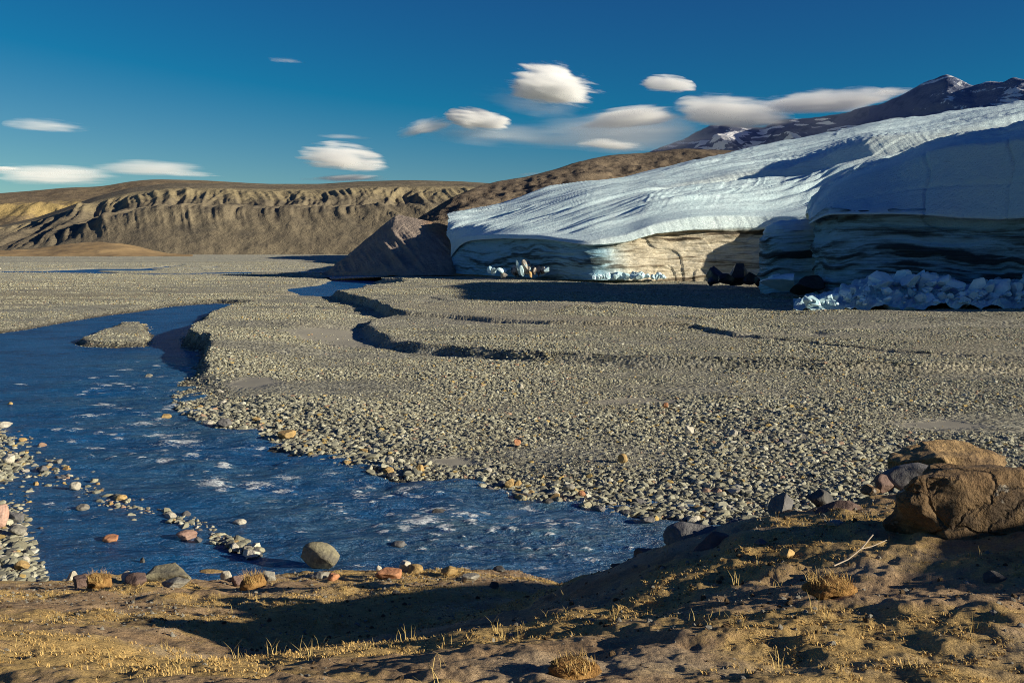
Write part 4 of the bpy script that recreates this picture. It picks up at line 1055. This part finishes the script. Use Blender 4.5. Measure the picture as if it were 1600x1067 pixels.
# crumbs, small stones and stubble on the bank
x, y = rand_ground(24000, 2.8, 19.5, th=31)
z = bank_z(x, y)
keep = (z > .0) & (RNG.random(len(x)) < np.clip(.5 + .8 * fbm(x * .7, y * .7, o=3, seed=421), .1, 1))
x, y, z = x[keep], y[keep], z[keep]; n = len(x)
s = .005 * (4.0) ** (RNG.random(n) ** 4) * (1 + y * .04)
scatter('earth_crumbs', 'small stones and clods strewn over the near bank', np.stack([x, y, z], -1), np.stack([s * 1.2, s, s * .7], -1), RNG.uniform(-.6, 6, (n, 3)), RNG.integers(0, 4, n),
        [proto_obj(rock_mesh('clod', 540 + i, 2, 6, (.5, .85), .12), M['rock_brown' if i < 2 else 'rock_grey']) for i in range(4)])
def tuft_mesh(name, seed, nb, h, spread_, width, lean):
    r = random.Random(seed)
    vs, fs = [], []
    for _ in range(nb):
        a = r.uniform(0, 6.28); rad = spread_ * math.sqrt(r.random())
        bx, by = rad * math.cos(a), rad * math.sin(a)
        hh = h * r.uniform(.5, 1.1); la = r.uniform(0, 6.28); ln = lean * hh * r.uniform(.2, 1)
        wx, wy = width * math.cos(la + 1.57), width * math.sin(la + 1.57)
        mx, my = bx + ln * .35 * math.cos(la), by + ln * .35 * math.sin(la)
        tx, ty = bx + ln * math.cos(la), by + ln * math.sin(la)
        b = len(vs)
        vs += [(bx - wx, by - wy, -.01), (bx + wx, by + wy, -.01), (mx + wx * .7, my + wy * .7, hh * .6), (mx - wx * .7, my - wy * .7, hh * .6), (tx, ty, hh)]
        fs += [(b, b + 1, b + 2, b + 3), (b + 3, b + 2, b + 4)]
    me = bpy.data.meshes.new(name); me.from_pydata(vs, [], fs); me.update()
    return me
x, y = rand_ground(60000, 2.8, 18.5, th=31)
z = bank_z(x, y)
mm = moss_m(x, y)
keep = (z > .25) & (RNG.random(len(x)) < .42 * sstep(.5, .95, mm))
x, y, z = x[keep], y[keep], z[keep]; n = len(x)
s = RNG.uniform(.5, 1.25, n) * (1 + y * .03)
scatter('moss', 'low dry moss and stubble patches on the near slope', np.stack([x, y, z], -1), np.stack([s, s, s * RNG.uniform(.4, .85, n)], -1), np.stack([0 * s, 0 * s, RNG.uniform(0, 6.28, n)], -1), RNG.integers(0, 4, n),
        [proto_obj(tuft_mesh('stubble', 560 + i, 12, .017, .035, .0028, 1.8), M['moss']) for i in range(4)])
x, y = rand_ground(1500, 3.2, 17.5, th=31)
z = bank_z(x, y)
keep = (z > .3) & (RNG.random(len(x)) < .1 + .35 * sstep(.45, .8, moss_m(x, y)))
x, y, z = x[keep], y[keep], z[keep]; n = len(x)
s = RNG.uniform(.5, 1.2, n)
scatter('grass', 'thin yellow dry grass blades on the near slope', np.stack([x, y, z], -1), np.stack([s, s, s], -1), np.stack([0 * s, 0 * s, RNG.uniform(0, 6.28, n)], -1), RNG.integers(0, 5, n),
        [proto_obj(tuft_mesh('blades', 580 + i, 3 + i, .10, .05, .0022, 1.0), M['grass']) for i in range(5)])

# tussocks and a twig
for i, (px, py, w, h, lab) in enumerate(((1306, 934, 92, 32, 'orange-brown mossy tussock in the middle of the right slope'), (150, 921, 44, 26, 'brown grassy tussock left of the pale pointed stones'), (392, 921, 44, 26, 'brown grassy tussock right of the grey slab'), (900, 1062, 90, 30, 'low rusty moss cushion at the lower frame edge'))):
    o = bank_rock('tussock', lab, 'tussock', px, py, w, h * .8, M['tussock'], 620 + i, cuts=2, rough=.25, sink=.35)
    hw = max(v.co.x for v in o.data.vertices); top = max(v.co.z for v in o.data.vertices)
    b = link('blades', tuft_mesh('blades', 640 + i, 260, top * .9, hw * .8, hw * .012, 1.2), M['moss'], o)
    b.location = (0, 0, top * .45)
tp = [on_bank(px, py) + np.array([0, 0, h]) for px, py, h in ((1303, 890, .03), (1325, 882, .04), (1345, 872, .07), (1362, 866, .06), (1385, 860, .08))]
cu = bpy.data.curves.new('twig', 'CURVE'); cu.dimensions = '3D'; cu.bevel_depth = .0055; cu.bevel_resolution = 2
sp = cu.splines.new('POLY'); sp.points.add(len(tp) - 1)
for q, p in zip(sp.points, tp): q.co = (*p, 1); q.radius = 1.0 - .5 * (p[0] - tp[0][0]) / (tp[-1][0] - tp[0][0] + 1e-6)
sp = cu.splines.new('POLY'); sp.points.add(1)
sp.points[0].co = (*tp[2], 1); sp.points[1].co = (*(tp[2] + np.array([.1, .05, .09])), 1)
cu.materials.append(M['twig'])
tag(link('twig', cu), 'bleached dead twig lying on the shaded slope', 'twig')

# ------------------------------------------------------------------ fallen ice
def ice_block(px, py, wpx, hpx, mat, seed, label, group, Yd, name='ice_block', cuts=11, tilt=None):
    p = D(float(px), float(py), Yd)
    s = Yd / FPX
    r = random.Random(seed)
    hw, hh = wpx * s / 2, hpx * s / 2
    me = rock_mesh(name, seed, 3, cuts, (.35, .8), .12 if mat == 'ice_black' else .06, (hw, hw * r.uniform(.6, 1.0), hh * 1.15))
    o = link(name, me, M[mat])
    o.location = (p[0], p[1], p[2] + hh * .75)
    o.rotation_euler = tilt or (r.uniform(-.5, .5), r.uniform(-.5, .5), r.uniform(0, 6.28))
    tag(o, label, 'ice block', group)
ri = random.Random(9)
def pile_top(px): return np.interp(px, [1255, 1300, 1350, 1390, 1440, 1490, 1500, 1530, 1570, 1640], [468, 450, 432, 424, 424, 427, 441, 438, 431, 427])
G, xu, vv = loft([[x_, (478, 84.5), (float(pile_top(x_)) * .35 + 474 * .65, 88.5), (float(pile_top(x_)) + 6, 93), (float(pile_top(x_)) + 4, 101)] for x_ in range(1240, 1760, 20)], [30, 40, 10], 3, 2, 2)
N = grid_normals(G); N = N if N[..., 2].mean() > 0 else -N
rub = link('ice_rubble', mesh_arrays('ice_rubble', G + N * (.55 * fbm(G[..., 0] * .8, G[..., 1] * .8, G[..., 2] * .8, 4, 651) - .15)[..., None], grid_faces(len(xu), len(vv)), smooth=False), M['ice_block'])
tag(rub, 'crushed blue ice rubble heaped between the fallen blocks', kind='stuff')
for i in range(160):
    px = 1258 + ri.random() ** .85 * 370
    top = pile_top(px); py = top + 14 + (474 - top - 12) * ri.random() ** .8
    Yd = 93 - 7.5 * (py - 420) / 50 + ri.uniform(-.5, .5)
    w = 6 + 30 * ri.random() ** 2.2 if py < 455 else 5 + 18 * ri.random() ** 2
    where = 'at the left tip of' if px < 1310 else 'left of the middle of' if px < 1400 else 'in the middle of' if px < 1480 else 'right of the middle of' if px < 1550 else 'by the right frame edge of'
    row_ = 'crest' if py < top + 24 else 'slope' if py < 458 else 'foot'
    ice_block(px, py, w, w * ri.uniform(.45, .75), 'ice_block', 700 + i, f'{SIZE(w, 13, 20)} blue ice block on the {row_} {where} the rubble heap', 'ice blocks under the right cliff', Yd)
for i, (px, py, w, h, lab) in enumerate(((1375, 446, 46, 32, 'big rounded ice block at the left of the rubble heap'), (1408, 444, 44, 34, 'tall ice block on top of the rubble heap'), (1452, 448, 46, 34, 'large faceted ice block with a bright right face'), (1440, 440, 40, 28, 'broad ice block at the crest of the heap'), (1565, 462, 26, 36, 'upright blue ice block near the right frame edge'), (1588, 460, 24, 30, 'ice block cut by the right frame edge'), (1422, 462, 26, 18, 'smooth ice block low in the heap'), (1450, 470, 30, 16, 'flat pale ice block at the foot of the heap'), (1332, 466, 28, 14, 'wide ice block at the heap foot left of centre'))):
    ice_block(px, py + 3, w * .85, h * .8, 'ice_block', 900 + i, lab, 'ice blocks under the right cliff', 91 - 5 * (py - 440) / 30)
ice_block(1222, 452, 62, 24, 'ice_block', 930, 'long snowy ice slab fallen at the foot of the buttress', 'ice slabs below the buttress', 108, 'ice_slab', tilt=(0, -.12, .15))
ice_block(1262, 456, 56, 26, 'ice_black', 931, 'black wedge of dirty ice under the fallen slab', 'ice slabs below the buttress', 106.5, 'ice_slab', tilt=(.2, -.35, .1))
ice_block(1212, 446, 24, 20, 'ice_block', 932, 'small white ice peak on the fallen slab', 'ice slabs below the buttress', 109, 'ice_slab')
for i, (px, py, w, h, lab) in enumerate(((1120, 443, 30, 24, 'black dirty ice boulder leftmost before the tan cliff'), (1150, 440, 40, 30, 'tall black ice boulder before the tan cliff'), (1172, 442, 30, 18, 'low black ice boulder beside the buttress'), (1110, 444, 14, 12, 'small black ice lump at the end of the dark group'), (1135, 442, 26, 16, 'dark ice lump between two black boulders'), (1186, 446, 18, 14, 'black ice lump touching the buttress foot'))):
    ice_block(px, py, w, h, 'ice_black', 940 + i, lab, 'black ice boulders', 133 - i * .7)
for i in range(34):
    px = 922 + ri.random() * 122; big = math.exp(-((px - 985) / 40) ** 2)
    ice_block(px, 434.5 + ri.uniform(-1, 2), ri.uniform(5, 11) + 4 * big, ri.uniform(4, 8) + 4 * big, 'ice_block', 960 + i, 'small ice block at the foot of the tan cliff, ' + ('left third of the row' if px < 965 else 'middle of the row' if px < 1005 else 'right third of the row'), 'ice blocks under the tan cliff', 158 + ri.uniform(-3, 3))
for i in range(30):
    px = 762 + ri.random() * 92; hgt = 10 + 14 * math.exp(-((px - 815) / 26) ** 2)
    mt = 'ice_dirty' if ri.random() < .55 else 'ice_block'
    ice_block(px, 432 - ri.random() * 8, ri.uniform(6, 12), ri.uniform(.5, 1) * hgt, mt, 1010 + i, ('dirty brown' if mt == 'ice_dirty' else 'clean blue') + ' ice shard under the shaded left cliff, ' + ('left end' if px < 795 else 'middle' if px < 830 else 'right end') + ' of the heap', 'ice shards under the left cliff', 165 + ri.uniform(-2.5, 2.5), 'ice_shard')
ice_block(829, 433, 7, 10, 'rock_ochre', 1060, 'small sunlit tan lump in front of the ice shards', None, 160, 'ice_shard')

# ------------------------------------------------------------------ lenticular clouds
def m_cloud(name, dens, soft):
    n = NT(name)
    p = n.obj()
    sp = n.n('ShaderNodeSeparateXYZ'); n.l(p, sp.inputs[0])
    z = sp.outputs[2]
    zz = n.math('MAXIMUM', z, n.math('MULTIPLY', z, -1.75))               # flat base, domed top
    cb = n.n('ShaderNodeCombineXYZ'); n.l(sp.outputs[0], cb.inputs[0]); n.l(sp.outputs[1], cb.inputs[1]); n.l(zz, cb.inputs[2])
    sx = n.n('ShaderNodeVectorMath', operation='LENGTH'); n.l(cb.outputs[0], sx.inputs[0])
    rad = sx.outputs['Value']
    off = n.n('ShaderNodeVectorMath', operation='SCALE'); n.l(n.n('ShaderNodeObjectInfo').outputs['Location'], off.inputs[0]); off.inputs['Scale'].default_value = .013
    q = n.n('ShaderNodeVectorMath', operation='ADD'); n.l(p, q.inputs[0]); n.l(off.outputs[0], q.inputs[1])
    lo = n.noise(1.0, n.scaled(q.outputs[0], (1, 1, .8)), 2, .5)
    hi = n.noise(1.6, n.scaled(q.outputs[0], (.8, .8, 4.5)), 6, .68, .2)
    ns = n.math('ADD', n.mapr(lo, .3, .7, -.36, .18), n.mapr(hi, .32, .68, -.34, .16))
    edge = n.math('ADD', n.math('SUBTRACT', 1.0, rad), ns)
    den = n.mapr(edge, 0.0, soft, 0.0, dens)
    v = n.n('ShaderNodeVolumePrincipled')
    v.inputs['Color'].default_value = (.988, .994, 1, 1)
    v.inputs['Anisotropy'].default_value = -.3
    n.l(den, v.inputs['Density'])
    n.l(v.outputs[0], n.out.inputs['Volume'])
    return n.m
M['cloud'] = m_cloud('cloud_dense', .022, .3)
M['cloud_mid'] = m_cloud('cloud_medium', .009, .4)
M['cloud_veil'] = m_cloud('cloud_veil', .0014, .8)
M['cloud_thin'] = m_cloud('cloud_thin', .0024, .5)
lens = bpy.data.meshes.new('cloud')
bm = bmesh.new(); bmesh.ops.create_uvsphere(bm, u_segments=48, v_segments=24, radius=1.0)
bm.to_mesh(lens); bm.free()
LENS = {}
for k in ('cloud', 'cloud_mid', 'cloud_thin', 'cloud_veil'):
    LENS[k] = lens.copy(); LENS[k].materials.append(M[k])
def cloud(px, py, wpx, hpx, kind, label, Yd=9000., tilt=0.):
    p = D(float(px), float(py), Yd)
    s = Yd / FPX
    o = link('cloud', LENS[kind])
    o.location = p
    o.scale = (wpx * s / 2, wpx * s / 2 * .8, hpx * s / 2)
    o.rotation_euler = (0, tilt, 0)
    tag(o, label, 'cloud', 'lenticular clouds')
for a in ((868, 140, 170, 84, 'cloud', 'tall bright stacked cloud cap, the biggest in the sky', 9000, .18), (828, 162, 190, 66, 'cloud_veil', 'grey veil cloud under the biggest white cap', 9300, .1),
          (748, 192, 115, 46, 'cloud', 'white dome cloud left of the biggest cap', 9000, .15), (662, 202, 95, 36, 'cloud_mid', 'small tilted white cloud left of the dome cloud', 9000, -.2), (775, 216, 300, 40, 'cloud_veil', 'long thin cloud streak under the dome cloud', 9400, .06),
          (536, 251, 150, 58, 'cloud_mid', 'layered lens cloud low over the escarpment', 9000, .08), (568, 264, 80, 16, 'cloud_mid', 'bright lower lip of cloud at the layered lens', 8900, .04), (540, 279, 140, 12, 'cloud_mid', 'dark flat cloud touching the escarpment skyline', 9600, -.02),
          (84, 199, 150, 26, 'cloud_thin', 'single grey lens cloud high at the left', 9000, .04), (238, 266, 220, 30, 'cloud_thin', 'long grey lens cloud above the left skyline', 9000, .02), (290, 273, 120, 9, 'cloud_thin', 'thin white cloud resting on the left skyline', 9500, .02), (90, 270, 260, 24, 'cloud_thin', 'broad pale cloud sheet behind the left lenses', 9800, .02),
          (78, 280, 200, 30, 'cloud_thin', 'low grey lens cloud at the left skyline', 9000, 0), (8, 264, 60, 9, 'cloud_mid', 'grey cloud sliver cut by the left frame edge', 9000, 0), (445, 96, 62, 8, 'cloud_thin', 'tiny faint cloud wisp high in the blue', 9000, .06),
          (1042, 135, 92, 34, 'cloud', 'small compact white cloud alone above the glacier', 9000, .08), (1396, 145, 80, 18, 'cloud_mid', 'small white cloud touching the peak slope', 9000, -.02), (1292, 162, 220, 48, 'cloud_mid', 'wide white cloud beside the mountain flank', 9000, -.03),
          (1140, 180, 200, 70, 'cloud_mid', 'broad domed cloud above the dark mountain shoulder', 9000, .05), (985, 187, 200, 38, 'cloud_mid', 'slanting white cloud streak above the brown hill', 9000, -.1), (985, 214, 420, 80, 'cloud_veil', 'wide grey veil cloud over the brown hill', 9600, 0), (955, 228, 110, 20, 'cloud_mid', 'low ragged cloud just over the brown hill', 9000, .06),
          (540, 215, 90, 8, 'cloud_thin', 'faint thin streak above the layered lens cloud', 9300, .05), (830, 273, 50, 8, 'cloud_thin', 'small cloud scrap on the brown hill skyline', 9300, -.05)):
    cloud(a[0], a[1], a[2], a[3], a[4], a[5], a[6], a[7])
